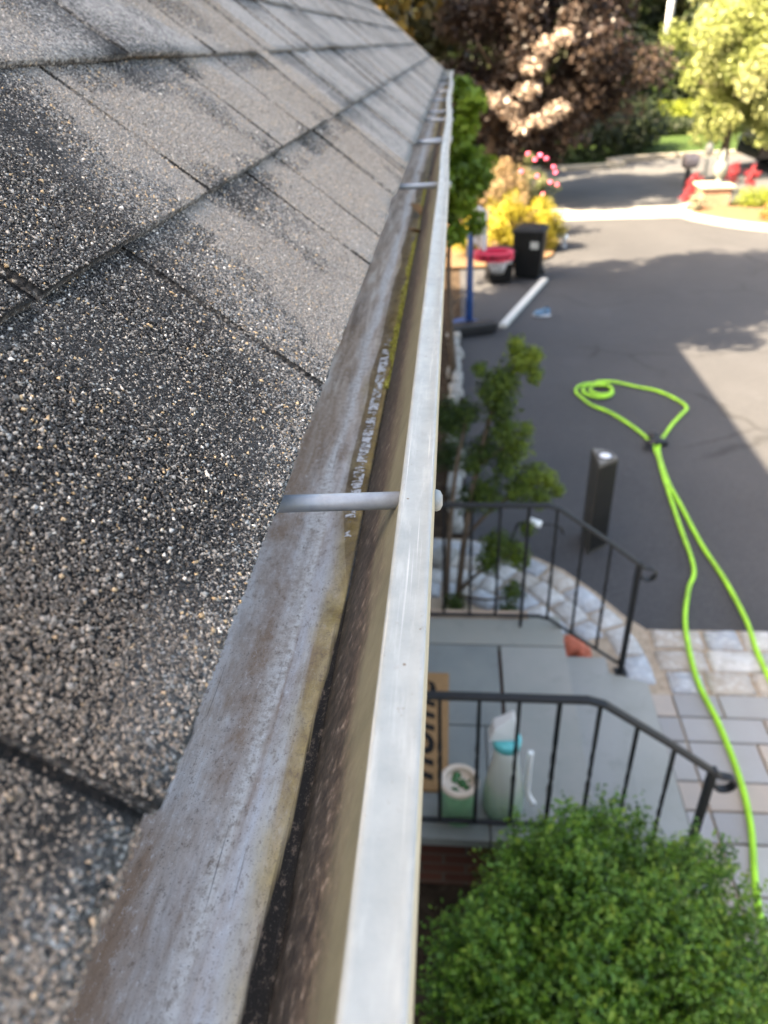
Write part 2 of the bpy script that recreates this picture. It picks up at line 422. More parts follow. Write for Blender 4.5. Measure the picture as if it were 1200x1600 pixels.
for r in range(26):
    d = gr.choice((0.17, 0.25, 0.17, 0.33)); x = 1.14 - 0.02 * max(0, r - 8)
    w0 = 0.11
    pv.prism([(x, y - d + .006), (x + w0, y - d + .006), (x + w0, y - .006), (x, y - .006)], -0.02, 0.024, pcol(), 0.05, 0.006); x += w0 + .01
    while x < 6.5:
        L = gr.uniform(0.2, 0.48)
        pv.prism([(x, y - d + .006), (x + L, y - d + .006), (x + L, y - .006), (x, y - .006)], -0.02, 0.024 + gr.uniform(-.001, .001), pcol(), 0.03, 0.006); x += L + .011
    y -= d
struct(pv.build('paver_walkway', M_pave))

# ------------------------------------------------------------------ house: lower roof with shingles, walls, upper storey added for shade
PITCH = R(40); cp, sp = math.cos(PITCH), math.sin(PITCH)
EAVE = np.array([-0.0865, 0.0, CAMZ - 0.178])
def roofpt(u, s, h):
    u, s, h = np.broadcast_arrays(np.asarray(u, float), s, h)
    return np.stack([EAVE[0] - s * cp + h * sp, u, EAVE[2] + s * sp + h * cp], -1)
house = empty('house', (0, 0, 0), 'house with weathered asphalt shingle roof sloping up beside the white gutter', 'house')
UEND = 6.45
EXPO = 0.1325
# tone of the roof surface: 0 = bare black asphalt with sparse grains, and painted gap shadow, 1 = densely covered pale grey-tan grains
DARKS = [(.22, .06, .09, 1.2), (.22, .12, .10, 1.2), (.29, .105, .08, 1.2), (.30, .05, .06, .55), (.38, .115, .05, .6), (.09, .04, .06, .6),
         (.40, .20, .075, .9), (.33, .16, .06, .9), (.47, .245, .045, .9), (.52, .145, .03, .5), (.66, .33, .06, .8), (.60, .125, .035, .9), (.69, .118, .03, .9), (.80, .122, .028, .8),
         (.98, .123, .03, .7), (1.12, .125, .03, .6), (.70, .252, .03, .8), (.86, .255, .03, .7), (1.22, .257, .03, .6), (1.05, .36, .05, .5), (1.6, .258, .03, .6), (1.45, .125, .03, .5), (.90, .31, .03, .5), (.78, .2, .03, .35)]
LIGHTS = [(.50, .06, .08, .5), (.62, .19, .07, .7), (.75, .06, .09, .6), (.90, .2, .1, .5), (.46, .155, .04, .4), (1.0, .06, .1, .4)]
# tab edges read from the near courses, farther ones at random laminate widths
TABS = {0: [(-.3, .112), (.1175, .401), (.4075, .685), (.6915, .80), (.806, .93), (1.06, 1.24), (1.25, 1.27)],
        1: [(-.2, .298), (.309, .565), (.5715, .835), (.8415, 1.0), (1.007, 1.165), (1.24, 1.45)],
        2: [(-.2, .446), (.455, .714), (.7205, .99), (1.0, 1.22), (1.30, 1.5)]}
GAPS = {c_: [(a[1], b[0]) for a, b in zip(t[:-1], t[1:]) if b[0] - a[1] < .02] for c_, t in TABS.items()}
def tabhash(u, course): return _lat[(np.floor(u / 0.17).astype(int) * 7 + course * 13) % 64, (course * 29 + 3) % 64]
def tone(u, s, course):
    t = 0.54 + 0.34 * (vnoise(u, s, .09) - .5) + 0.22 * (vnoise(u + 9, s, .035) - .5) + 0.28 * (tabhash(u, course) - .5)
    t = t + 0.12 * np.clip((u - 0.5) / 0.8, 0, 1)
    for (a, b, r, w) in DARKS:
        t = t - w * 0.62 * np.exp(-(((u - a) / r) ** 2 + ((s - b) / (r * .8)) ** 2))
    for (a, b, r, w) in LIGHTS:
        t = t + w * 0.35 * np.exp(-(((u - a) / r) ** 2 + ((s - b) / r) ** 2))
    d = (course * EXPO + EXPO - s)                       # lower colour band just under the next course
    band = (vnoise(u * 1.0 + course * 3.7, u * 0, .06) > .62) & (d < .032)
    t = t - 0.22 * band
    for (a, b) in GAPS.get(course if np.isscalar(course) else -1, []):
        t = np.where((u > a - .0006) & (u < b + .0006), t - 1.0, t)  # shadow lines between tabs painted into the tone
    return np.clip(t, 0.0, 1.0)

k = NT('asphalt_shingle', 0.9, 0.35); v = k.pos()
vo = k.vor(v, 420); vo2 = k.vor(v, 900)
tn = k.attr('tone', 'Fac')
grain = k.ramp(vo.outputs['Color'], [(0.0, (0.05, 0.05, 0.05)), (0.25, (0.15, 0.146, 0.14)), (0.5, (0.23, 0.222, 0.21)), (0.74, (0.32, 0.31, 0.29)), (0.90, (0.40, 0.34, 0.26)), (0.95, (0.52, 0.51, 0.49))], 'CONSTANT')
dk = k.mix(0.82, grain, (0.016, 0.016, 0.017))
cov = k.math('MULTIPLY', k.sep(vo2.outputs['Color'])[0], 0.9)
has = k.math('GREATER_THAN', k.math('ADD', k.math('MULTIPLY', tn, 1.3), 0.05), cov)
c = k.mix(has, dk, grain)
c = k.mix(k.ramp(tn, [(0.45, 0.0), (0.9, 0.45)]), c, (0.33, 0.315, 0.295))
c = k.mix(k.ramp(tn, [(0.0, 0.95), (0.06, 0.0)]), c, (0.006, 0.006, 0.006))
k.col(c)
hh = k.math('MULTIPLY', k.math('SUBTRACT', 1.0, vo.outputs['Distance']), 1.0)
k.bump(hh, 0.9, 0.0016); M_shingle = k.m
k = NT('mineral_grain', 0.55, 0.45); k.col(k.attr('tint')); M_grain = k.m
M_black = plain('shingle_edge', (0.03, 0.028, 0.026), 0.9, 0.2, 0.4, 300)

SV, SF, ST = [], [], []; sn = 0
def grid(u0, u1, sl, sh, h0, h1, course, du, skew0=0.0, skew1=0.0, thick=0.004, ns=10, lift=None):
    """strip of shingle between u0..u1 and sl..sh with its lower and side faces"""
    global sn
    nu = max(2, int((u1 - u0) / du) + 1); ss = np.linspace(sl, sh, ns); tt = np.linspace(0, 1, nu)
    w = (ss - sl) / (sh - sl)
    U = (u0 + skew0 * w)[:, None] * (1 - tt) + (u1 + skew1 * w)[:, None] * tt
    SS = np.repeat(ss[:, None], nu, 1); H = np.repeat((h0 + (h1 - h0) * w)[:, None], nu, 1)
    H = H + 0.0012 * (vnoise(U, SS, .05) - .5)
    if lift is not None: H = H + lift(U, SS)
    edge = np.where(np.arange(ns) == 0, 1.0, 0.0)[:, None] * 0.0022 * (vnoise(U * 1.0, SS * 0 + course, .011) - .5)
    SS = SS + edge
    P = roofpt(U, SS, H); Q = roofpt(U, SS, H - thick)
    V = np.concatenate([P.reshape(-1, 3), Q[0], Q[:, 0], Q[:, -1]])
    T = np.concatenate([tone(U, SS, course).ravel(), np.full(nu + 2 * ns, 0.15)])
    f = []
    idx = np.arange(ns * nu).reshape(ns, nu)
    a, b, c_, d = idx[:-1, :-1].ravel(), idx[:-1, 1:].ravel(), idx[1:, 1:].ravel(), idx[1:, :-1].ravel()
    f.append(np.stack([a, d, c_, b], 1)[:, ::-1] if False else np.stack([a, b, c_, d], 1))
    lo = ns * nu + np.arange(nu); f.append(np.stack([lo[:-1], lo[1:], idx[0, 1:], idx[0, :-1]], 1))
    l0 = ns * nu + nu + np.arange(ns); f.append(np.stack([l0[1:], l0[:-1], idx[:-1, 0], idx[1:, 0]], 1))
    l1 = ns * nu + nu + ns + np.arange(ns); f.append(np.stack([l1[:-1], l1[1:], idx[1:, -1], idx[:-1, -1]], 1))
    F = np.concatenate(f)
    SV.append(V); SF.append(F + sn); ST.append(T); sn += len(V)

tr = random.Random(11); TOPS = {}
for cidx in range(27):
    sl = cidx * EXPO; sh = sl + EXPO * 1.25
    wave = (lambda U, SS, cc=cidx: 0.004 * np.maximum(0, np.sin(U * 5.2 + cc * 1.9)) ** 3 * np.clip(1 - (SS - cc * EXPO) / 0.1, 0, 1) * (cc in (2, 3)))
    du = 0.012 if cidx < 7 else 0.2
    # base layer in metre-long sheets
    u = -1.2 - 0.37 * cidx % 1.0
    while u < UEND:
        e = min(u + 1.0, UEND); grid(u + .0008, e - .0008, sl, sh, .0085, .0035, cidx, .0016 if cidx < 3 and u < 1.5 else du, lift=wave, ns=10 if cidx < 7 else 4); u = e
    if cidx >= 7: continue
    tabs = list(TABS.get(cidx, [(-.5, -.2), (-.17, .1), (.13, .4), (.42, .7), (.73, .9), (.95, 1.2)])); u = tabs[-1][1] + .03
    while u < UEND - .03:
        wdt = tr.choice((.1, .14, .18, .24)); e = min(u + wdt, UEND - .002); tabs.append((u, e)); u = e + tr.choice((.006, .008, .05, .09))
    TOPS[cidx] = tabs
    for (a, b) in tabs:
        sk = tr.uniform(.004, .014)
        grid(a, b, sl - .0025 + (0.005 if (cidx == 0 and b < .12) else 0), sl + EXPO * 1.05, .0132, .0078, cidx, du, sk * .3, -sk * .3, .0052, lift=wave)
roof = npmesh('roof', np.concatenate(SV), np.concatenate(SF), M_shingle, None, fac=np.concatenate(ST), facname='tone')
roof.parent = house; roof['label'] = 'grey and black granule-covered shingle roof with worn dark patches'

# individual mineral grains on the near part of the roof
def grains(n):
    u = rng.uniform(0.0, 1.35, n); s = rng.uniform(-.0035, .52, n)
    cidx = np.clip(np.floor((s + .002) / EXPO).astype(int), 0, 3)
    h = np.zeros(n)
    w = np.clip((s - cidx * EXPO) / (EXPO * 1.25), 0, 1); h[:] = .0085 + (.0035 - .0085) * w
    w2 = np.clip((s - cidx * EXPO + .0025) / (EXPO * 1.05), 0, 1)
    on = np.zeros(n, bool)
    for c_ in range(4):
        for (a, b) in TOPS[c_]:
            m = (cidx == c_) & (u > a + .0006) & (u < b - .0006); on |= m
    h = np.where(on, .0132 + (.0078 - .0132) * w2, h)
    gap = np.zeros(n, bool)                              # thin gaps between tabs stay bare, their shadow painted black
    for c_ in range(4):
        for (q0, q1) in zip(TOPS[c_][:-1], TOPS[c_][1:]):
            if q1[0] - q0[1] < .02: gap |= (cidx == c_) & (u > q0[1] - .0008) & (u < q1[0] + .0008) & ~on
    P = roofpt(u, s, h); d = P - np.array([0, 0, CAMZ]); c = d @ M3
    px = 600 - FPX * c[:, 0] / c[:, 2]; py = 800 + FPX * c[:, 1] / c[:, 2]; dist = np.linalg.norm(d, axis=1)
    t = tone(u, s, cidx)
    keep = (px > -60) & (px < 1260) & (py > -80) & (py < 1680) & (c[:, 2] < 0)
    keep &= (s > np.where(on & (u > .115), -.0022, .0004))
    keep &= ~gap | (rng.random(n) < .03)
    keep &= rng.random(n) < np.clip(1.75 - dist * 1.15, 0, 1)
    keep &= rng.random(n) < np.clip(0.55 + 1.2 * t, 0.5, 1.0)
    u, s, h, t, P, cidx = u[keep], s[keep], h[keep], t[keep], P[keep], cidx[keep]
    m = len(u); print('grains', m)
    sz = np.clip(rng.lognormal(math.log(.00056), .30, m), .0003, .0014)
    pick = rng.random(m); v = rng.uniform(.75, 1.3, m)[:, None]
    pd = np.clip(.74 - .95 * t, .14, .72)                   # share of black grains
    q2 = np.where(pick < pd, 0, (pick - pd) / (1 - pd) + 1e-6); q2 = q2[:, None]
    col = np.where(q2 == 0, (.024, .024, .025), np.where(q2 < .50, (.125, .120, .114), np.where(q2 < .87, (.225, .216, .204), np.where(q2 < .91, (.36, .27, .16), np.where(q2 < .97, (.19, .205, .215), (.46, .45, .43))))))
    col = col * v
    low = np.clip((.20 - u) / .07, 0, 1)[:, None]               # brownish, evenly covered stretch nearest the camera
    col = col * (1 - .75 * low) + low * .75 * np.array([.135, .115, .096]) * rng.uniform(.35, 1.7, m)[:, None]
    col = np.where((t > .5)[:, None], col * .72 + np.array([.168, .157, .144]) * .5, col) * np.array([1.36, 1.30, 1.22])
    sz = np.where((q2[:, 0] > .83) & (t < .45), sz * 1.2, sz)
    octa = np.array([[1, 0, 0], [0, 1, 0], [-1, 0, 0], [0, -1, 0], [0, 0, 1], [0, 0, -1]], float)
    sh = np.stack([rng.uniform(.7, 1.35, m), rng.uniform(.7, 1.2, m), rng.uniform(.45, .95, m)], 1)
    L = octa[None] * sh[:, None] * sz[:, None, None] * rng.uniform(.7, 1.25, (m, 6, 1)) + rng.normal(size=(m, 6, 3)) * (sz * .22)[:, None, None]
    # random small tilt then spin about the roof normal
    q = rng.normal(size=(m, 4)) * np.array([.6, .35, .35, 1.0]); q /= np.linalg.norm(q, axis=1)[:, None]
    a, b, c_, d_ = q.T
    Rm = np.stack([1 - 2 * (c_**2 + d_**2), 2 * (b*c_ - a*d_), 2 * (b*d_ + a*c_), 2 * (b*c_ + a*d_), 1 - 2 * (b**2 + d_**2), 2 * (c_*d_ - a*b), 2 * (b*d_ - a*c_), 2 * (c_*d_ + a*b), 1 - 2 * (b**2 + c_**2)], 1).reshape(m, 3, 3)
    L = np.einsum('mij,mkj->mki', Rm, L)
    e = np.array([[0, 1, 0], [-cp, 0, sp], [sp, 0, cp]])         # u, s, h axes
    Wd = L @ e + P[:, None, :] + (np.array([sp, 0, cp]) * (sz * .25)[:, None])[:, None, :]
    F = np.array([[0, 1, 4], [1, 2, 4], [2, 3, 4], [3, 0, 4], [1, 0, 5], [2, 1, 5], [3, 2, 5], [0, 3, 5]])
    F = (F[None] + np.arange(m)[:, None, None] * 6).reshape(-1, 3)
    return npmesh('granules', Wd.reshape(-1, 3), F, M_grain, None, col=np.repeat(col, 6, 0))
gm = grains(2100000); gm.parent = roof; gm['kind'] = 'stuff'

M_white = plain('white_trim', (0.48, 0.48, 0.46), 0.5, 0.4, 0.06, 20, dirt=(0.4, 0.38, 0.33))
k = NT('clapboard', 0.7, 0.3); v = k.pos(); z = k.sep(v)[2]
saw = k.math('FRACT', k.math('MULTIPLY', z, 8.0)); k.col(k.mix(k.ramp(saw, [(0.0, 0.6), (0.08, 0.0)]), (0.55, 0.55, 0.52), (0.2, 0.2, 0.19))); k.bump(saw, 0.6, 0.02); M_clap = k.m
M_tan = plain('rake_metal', (0.55, 0.47, 0.38), 0.5, 0.4, 0.1, 30)
mb = MB()                                            # metal edge along the far slope
a, b = roofpt(UEND, -.01, -.012), roofpt(UEND, 3.6, -.012)
for p0, p1, w, h in ((a, b, .03, .024),):
    n = np.array([sp, 0, cp]); v = []
    for q in (p0, p1):
        for dy, dh in ((-.012, 0), (w, 0), (w, h), (-.012, h)): v.append(q + np.array([0, dy, 0]) + n * dh)
    mb.add(v, [(0, 1, 2, 3), (4, 7, 6, 5), (0, 4, 5, 1), (1, 5, 6, 2), (2, 6, 7, 3), (3, 7, 4, 0)])
mb.build('rake_edge', M_tan, house)
M_deck = plain('roof_deck', (0.25, 0.2, 0.15), 0.9, 0.1)
mb = MB(); v = []
for uu in (-1.6, UEND):
    for s_, h_ in ((.02, -.002), (3.58, -.002), (3.58, -.02), (.02, -.02)): v.append(roofpt(uu, s_, h_))
mb.add(v, [(0, 1, 2, 3), (4, 7, 6, 5), (0, 4, 5, 1), (1, 5, 6, 2), (2, 6, 7, 3), (3, 7, 4, 0)]); mb.build('roof_deck', M_deck, house)
MB().box((-.165, -1.6, 2.80), (-.142, 6.43, 3.0)).build('fascia', M_white, house)
MB().box((-.47, -1.6, 2.785), (-.142, 6.43, 2.80)).build('soffit', M_white, house)
MB().box((-.62, -1.6, -.02), (-.47, 6.3, 2.785)).build('wall', M_clap, house)
MB().box((-2.95, -1.6, -.02), (-2.8, 6.4, 6.25)).build('shading_upper_wall', M_clap, house)  # unseen upper storey, added to keep gutter and lower roof shaded
MB().box((-9, 6.3, -.02), (-2.8, 6.4, 6.25)).build('end_wall', M_clap, house)
mb = MB()                                            # unseen upper roof slab, added; its eave sets the shadow edge
for x0, z0, x1, z1 in ((-2.5, 6.2, -5.6, 8.6),):
    t = .12; mb.add([(x0, -1.9, z0), (x0, 6.7, z0), (x1, 6.7, z1), (x1, -1.9, z1), (x0, -1.9, z0 - t), (x0, 6.7, z0 - t), (x1, 6.7, z1 - t), (x1, -1.9, z1 - t)],
                    [(0, 1, 2, 3), (4, 7, 6, 5), (0, 4, 5, 1), (1, 5, 6, 2), (2, 6, 7, 3), (3, 7, 4, 0)])
mb.build('shading_upper_roof', plain('upper_shingle', (0.13, 0.12, 0.115), 0.9, 0.2, 0.4, 60, 0.6), house)
M_door = plain('door_paint', (0.09, 0.03, 0.025), 0.4, 0.5)
M_iron = plain('black_iron', (0.006, 0.007, 0.009), 0.5, 0.35, 0.3, 40)
MB().box((-.468, 2.05, .38), (-.44, 2.96, 2.42)).build('door', M_door, house, bevel=.004)
dh = MB().tube([(-.44, 2.12, 1.35), (-.39, 2.12, 1.35)], .012).blob((-.375, 2.12, 1.35), (.028, .028, .028), jit=0).build('handle', plain('brass', (.5, .36, .14), .3, .5, metal=1.0), house)
for o in bpy.data.objects:
    if o.name == 'door': dh.parent = o
mb = MB()
for y0, y1, z0, z1 in ((1.95, 2.05, .37, 2.52), (2.96, 3.06, .37, 2.52), (1.95, 3.06, 2.42, 2.54)): mb.box((-.47, y0, z0), (-.43, y1, z1 - (0 if z1 > 2.53 else .1)))
mb.build('door_frame', M_white, house)

# ------------------------------------------------------------------ gutter
gut = empty('gutter', (0, 0, 0), 'white aluminium rain gutter with stained wet inside running along the roof edge', 'gutter')
LZ = CAMZ - .18; Y0, Y1 = -.9, 6.42
def sag(y): return 0.0022 * np.sin(y * 3.1 + .6) * np.clip(y - .5, 0, 1.5) + .0028 * np.exp(-((y - 1.25) / .3) ** 2)
ys = np.linspace(Y0, Y1, 240)
def extrude(profile, closed=False, dx=None):
    prof = np.array(profile, float); n = len(prof); off = sag(ys)
    V = np.zeros((len(ys), n, 3)); wgt = np.clip((prof[:, 1] - (LZ - .078)) / .078, 0, 1)
    V[:, :, 0] = prof[None, :, 0] + off[:, None] * wgt[None]; V[:, :, 1] = ys[:, None]; V[:, :, 2] = prof[None, :, 1]
    i = np.arange(len(ys) - 1)[:, None] * n; m = n if closed else n - 1; j = np.arange(m)[None]
    a = i + j; b = i + (j + 1) % n
    return V.reshape(-1, 3), np.stack([a, b, b + n, a + n], -1).reshape(-1, 4)
# stained trough metal
k = NT('stained_aluminium', 0.55, 0.4); v = k.pos(); X, Yc, Zc = k.sep(v)
str1 = k.noise(k.pos((105, 9, 60)), 1.0, 8, 0.72, 0.6); str2 = k.noise(k.pos((300, 12, 100)), 1.0, 5, 0.6, 0.6)
blot = k.noise(k.pos((46, 24, 46)), 1.0, 8, 0.72, 0.5); spk = k.noise(v, 1100, 3, 0.7); spk2 = k.noise(k.pos((300, 170, 300)), 1.0, 8, 0.8)
base = k.ramp(blot, [(0.25, (0.56, 0.47, 0.39)), (0.42, (0.80, 0.74, 0.69)), (0.60, (0.86, 0.84, 0.83)), (0.75, (0.92, 0.92, 0.93))])
base = k.mix(k.ramp(str1, [(0.30, 0.65), (0.50, 0.0)]), base, (0.34, 0.28, 0.235))
base = k.mix(k.ramp(str1, [(0.54, 0.0), (0.70, 0.8)]), base, (0.90, 0.91, 0.93))
big = k.noise(k.pos((14, 6, 14)), 1.0, 6, 0.65, 0.5)
base = k.mix(k.ramp(big, [(0.43, 0.0), (0.56, 0.85)]), base, (0.38, 0.24, 0.14))
dcor = k.math('SUBTRACT', -0.0555, X)                # distance left of the corner
far = k.ramp(Yc, [(0.34, 0.0), (0.60, 0.7), (1.0, 0.85)])    # the far half stays wet and dirty
base = k.mix(far, base, k.ramp(str1, [(0.32, (0.24, 0.165, 0.105)), (0.50, (0.64, 0.50, 0.375)), (0.64, (0.95, 0.87, 0.75))]))
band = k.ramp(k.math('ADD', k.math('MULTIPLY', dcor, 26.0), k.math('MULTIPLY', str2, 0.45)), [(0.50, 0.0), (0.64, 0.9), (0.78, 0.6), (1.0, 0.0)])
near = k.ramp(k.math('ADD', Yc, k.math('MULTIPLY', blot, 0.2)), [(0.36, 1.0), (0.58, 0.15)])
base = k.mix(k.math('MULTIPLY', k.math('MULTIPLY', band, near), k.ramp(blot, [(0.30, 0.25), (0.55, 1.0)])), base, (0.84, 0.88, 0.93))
run2 = k.ramp(k.math('ADD', k.math('MULTIPLY', k.math('SUBTRACT', dcor, 0.028), 30), k.math('MULTIPLY', k.noise(k.pos((70, 5, 70)), 1.0, 5), 1.0)), [(0.33, 0.0), (0.47, 0.85), (0.58, 0.75), (0.80, 0.0)])
base = k.mix(run2, base, k.ramp(k.noise(v, 260, 5, .7), [(.33, (0.50, 0.43, 0.36)), (.55, (0.95, 0.93, 0.89))]))
base = k.mix(k.ramp(spk2, [(0.55, 0.0), (0.66, 0.7)]), base, (0.95, 0.95, 0.95))
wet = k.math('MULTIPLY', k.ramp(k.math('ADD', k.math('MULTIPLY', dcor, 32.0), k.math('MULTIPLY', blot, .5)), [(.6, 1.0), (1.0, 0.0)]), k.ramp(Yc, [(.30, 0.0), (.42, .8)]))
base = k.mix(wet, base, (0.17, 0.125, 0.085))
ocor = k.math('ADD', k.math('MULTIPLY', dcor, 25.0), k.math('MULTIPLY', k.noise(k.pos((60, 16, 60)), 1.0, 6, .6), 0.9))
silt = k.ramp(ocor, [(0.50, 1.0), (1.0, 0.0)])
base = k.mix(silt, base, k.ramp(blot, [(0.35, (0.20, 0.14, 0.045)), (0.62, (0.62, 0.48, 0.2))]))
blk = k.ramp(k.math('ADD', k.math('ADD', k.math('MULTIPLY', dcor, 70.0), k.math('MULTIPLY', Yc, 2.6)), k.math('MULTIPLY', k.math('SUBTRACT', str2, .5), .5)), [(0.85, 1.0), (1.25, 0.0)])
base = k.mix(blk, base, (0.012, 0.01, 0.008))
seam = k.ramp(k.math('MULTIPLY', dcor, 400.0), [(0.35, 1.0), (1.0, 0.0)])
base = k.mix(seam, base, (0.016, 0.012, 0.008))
base = k.mix(k.ramp(spk, [(0.60, 0.0), (0.68, 0.7)]), base, (0.16, 0.13, 0.11))
base = k.mix(k.ramp(spk2, [(0.35, 0.8), (0.46, 0.0)]), base, (0.24, 0.18, 0.135))
sp3 = k.vor(v, 260); base = k.mix(k.math('MULTIPLY', k.ramp(sp3.outputs['Distance'], [(0.05, 0.8), (0.12, 0.0)]), k.ramp(k.noise(v, 45, 5), [(.56, 0.0), (.66, 1.0)])), base, (0.03, 0.026, 0.022))
scr = k.noise(k.pos((900, 9, 300)), 1.0, 3, .5); base = k.mix(k.ramp(scr, [(0.66, 0.0), (0.72, 0.55)]), base, (0.12, 0.10, 0.09))
k.col(base); k.bump(k.math('ADD', blot, k.math('MULTIPLY', spk, .4)), 0.3, 0.001)
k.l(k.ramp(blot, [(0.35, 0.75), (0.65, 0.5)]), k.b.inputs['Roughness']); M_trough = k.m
k = NT('gutter_front_inside', 0.5, 0.45); v = k.pos(); X, Yc, Zc = k.sep(v)
hgt = k.math('MULTIPLY', k.math('SUBTRACT', Zc, LZ - .076), 15.0)
wn = k.noise(k.pos((40, 9, 40)), 1.0, 6, 0.65)
low = k.ramp(k.math('ADD', hgt, k.math('MULTIPLY', k.math('SUBTRACT', wn, .5), .9)), [(0.50, 1.0), (0.82, 0.0)])
c = k.ramp(k.noise(v, 45, 6, .6), [(.3, (0.085, 0.084, 0.055)), (.7, (0.135, 0.13, 0.09))])
c = k.mix(low, c, k.ramp(k.noise(v, 150, 6, .7), [(.40, (0.022, 0.015, 0.010)), (.58, (0.085, 0.064, 0.047)), (.72, (.36, .31, .26))]))
c = k.mix(k.ramp(k.vor(v, 120).outputs['Distance'], [(0.04, 0.8), (0.09, 0.0)]), c, (0.02, 0.015, 0.01))
k.col(c); k.bump(k.noise(v, 120, 5), .3, .001); M_front = k.m
k = NT('chalky_white_paint', 0.48, 0.45); v = k.pos()
c = k.ramp(k.noise(v, 70, 6, .65), [(.3, (0.20, 0.225, 0.232)), (.7, (0.26, 0.285, 0.292))])
c = k.mix(k.ramp(k.noise(k.pos((240, 30, 240)), 1.0, 5, .6), [(.54, 0), (.72, .55)]), c, (.34, .365, .37))
c = k.mix(k.ramp(k.noise(v, 60, 5, .7), [(.62, 0), (.76, .2)]), c, (.22, .215, .18))
c = k.mix(k.ramp(k.noise(k.pos((30, 8, 30)), 1.0, 4, .7), [(.60, 0), (.78, .22)]), c, (.27, .27, .235))
c = k.mix(k.ramp(k.vor(v, 75).outputs['Distance'], [(0.035, 0.9), (0.06, 0.0)]), c, (.10, .075, .055))
sc = k.noise(k.pos((700, 7, 300)), 1.0, 3, .5); c = k.mix(k.ramp(sc, [(.63, 0), (.70, .45)]), c, (.5, .52, .52))
gs = k.noise(k.pos((330, 170, 330)), 1.0, 6, .75); c = k.mix(k.math('MULTIPLY', k.ramp(gs, [(.60, 0), (.68, .8)]), k.ramp(k.noise(v, 22, 4), [(.5, 0.1), (.62, 1.0)])), c, (.13, .10, .08))
k.col(c); k.bump(k.math('ADD', k.noise(v, 200, 5), k.math('MULTIPLY', k.noise(k.pos((60, 16, 60)), 1.0, 3), 3.0)), .2, .0007)
k.l(k.ramp(k.noise(k.pos((60, 12, 60)), 1, 4), [(.35, .32), (.7, .62)]), k.b.inputs['Roughness']); M_lip = k.m
M_yel = plain('aged_cream_paint', (0.38, 0.36, 0.27), 0.5, 0.4, 0.1, 60, dirt=(.42, .38, .26))
ZB = LZ - .076
back = [(-.1405, LZ + .006), (-.1405, ZB + .004), (-.137, ZB), (-.10, ZB - .0006), (-.075, ZB - .0004), (-.0575, ZB + .0002), (-.0555, ZB + .0012)]
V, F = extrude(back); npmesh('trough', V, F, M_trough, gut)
front = [(-.0553, ZB + .0012), (-.0548, ZB + .0042), (-.0532, ZB + .0062), (-.0350, LZ - .032), (-.0338, LZ - .029), (-.0246, LZ - .0072)]
V, F = extrude(front); npmesh('front_wall', V, F, M_front, gut)
lip = [(-.0243, LZ - .007), (-.0243, LZ - .0012), (-.0236, LZ - .0003), (-.0225, LZ), (-.0208, LZ - .0005), (-.0145, LZ - .0007), (-.0108, LZ - .0004), (-.0095, LZ), (-.0086, LZ - .0004)]
V, F = extrude(lip); npmesh('front_lip', V, F, M_lip, gut)
outer = [(-.0086, LZ - .0004), (-.0078, LZ - .0018), (-.0078, LZ - .012), (-.0095, LZ - .015), (-.012, LZ - .022), (-.020, LZ - .034), (-.032, LZ - .046), (-.042, LZ - .058), (-.049, LZ - .070), (-.053, ZB - .003), (-.14, ZB - .003)]
V, F = extrude(outer); npmesh('outer_face', V, F, M_yel, gut, smooth=True)
cap = [(-.1405, LZ + .006), (-.1405, ZB), (-.0555, ZB), (-.050, ZB + .012), (-.037, ZB + .036), (-.0255, ZB + .056), (-.0245, LZ), (-.0085, LZ)]
cap = [(-.1405, LZ), (-.1405, ZB - .003), (-.053, ZB - .003), (-.049, LZ - .07), (-.032, LZ - .046), (-.012, LZ - .022), (-.0078, LZ - .012), (-.0078, LZ)]
mb = MB(); n = len(cap); mb.add([(x, Y1 - .004, z) for x, z in cap] + [(x, Y1 + .004, z) for x, z in cap], [tuple(range(n)), tuple(reversed(range(n, 2 * n)))] + [(i, i + n, (i + 1) % n + n, (i + 1) % n) for i in range(n)])
mb.build('end_cap', M_lip, gut)
M_rod = plain('spike_tube', (0.27, 0.29, 0.32), 0.42, 0.5, 0.14, 160, metal=0.25, dirt=(.3, .29, .27))
for i, (yy, dy, dz) in enumerate(((.310, -.005, 0), (1.27, 0.0, -.001), (1.83, .03, .004), (1.97, -.13, -.004), (2.42, .05, 0), (2.72, .02, 0), (3.3, 0, 0), (3.9, .1, 0), (4.6, 0, 0), (5.4, 0, 0), (-.45, 0, 0))):
    zt = LZ - .0105 + dz; xs = float(sag(np.array(yy)))
    h = MB().tube([(-.141, yy + dy, zt - .002), (-.0238 + xs, yy, zt)], .0045, 18).build('hanger_rod', M_rod, gut)
    MB().tube([(-.009 + xs, yy, zt), (-.0070 + xs, yy, zt), (-.0052 + xs, yy, zt), (-.0040 + xs, yy, zt)], [.0052, .0055, .0048, .0025], 20).build('spike_head', M_lip, h)
# shallow standing water along the corner
k = NT('gutter_water', 0.03, 0.5); v = k.pos()
gl = k.n('ShaderNodeBsdfGlossy'); gl.inputs['Roughness'].default_value = 0.12
tp = k.n('ShaderNodeBsdfTransparent'); tp.inputs[0].default_value = (.86, .84, .78, 1)
bp = k.n('ShaderNodeBump'); bp.inputs['Strength'].default_value = 0.18; bp.inputs['Distance'].default_value = 0.003
k.l(k.noise(k.pos((70, 260, 1)), 1.0, 2, 0.5, 1.0), bp.inputs['Height']); k.l(bp.outputs[0], gl.inputs['Normal'])
fr = k.n('ShaderNodeFresnel'); fr.inputs['IOR'].default_value = 1.33; k.l(bp.outputs[0], fr.inputs['Normal'])
mx = k.n('ShaderNodeMixShader'); k.l(fr.outputs[0], mx.inputs[0]); k.l(tp.outputs[0], mx.inputs[1]); k.l(gl.outputs[0], mx.inputs[2])
df = k.n('ShaderNodeBsdfPrincipled'); df.inputs['Base Color'].default_value = (.90, .92, .94, 1); df.inputs['Roughness'].default_value = .15   # white patches painting the bright sky reflection on the film
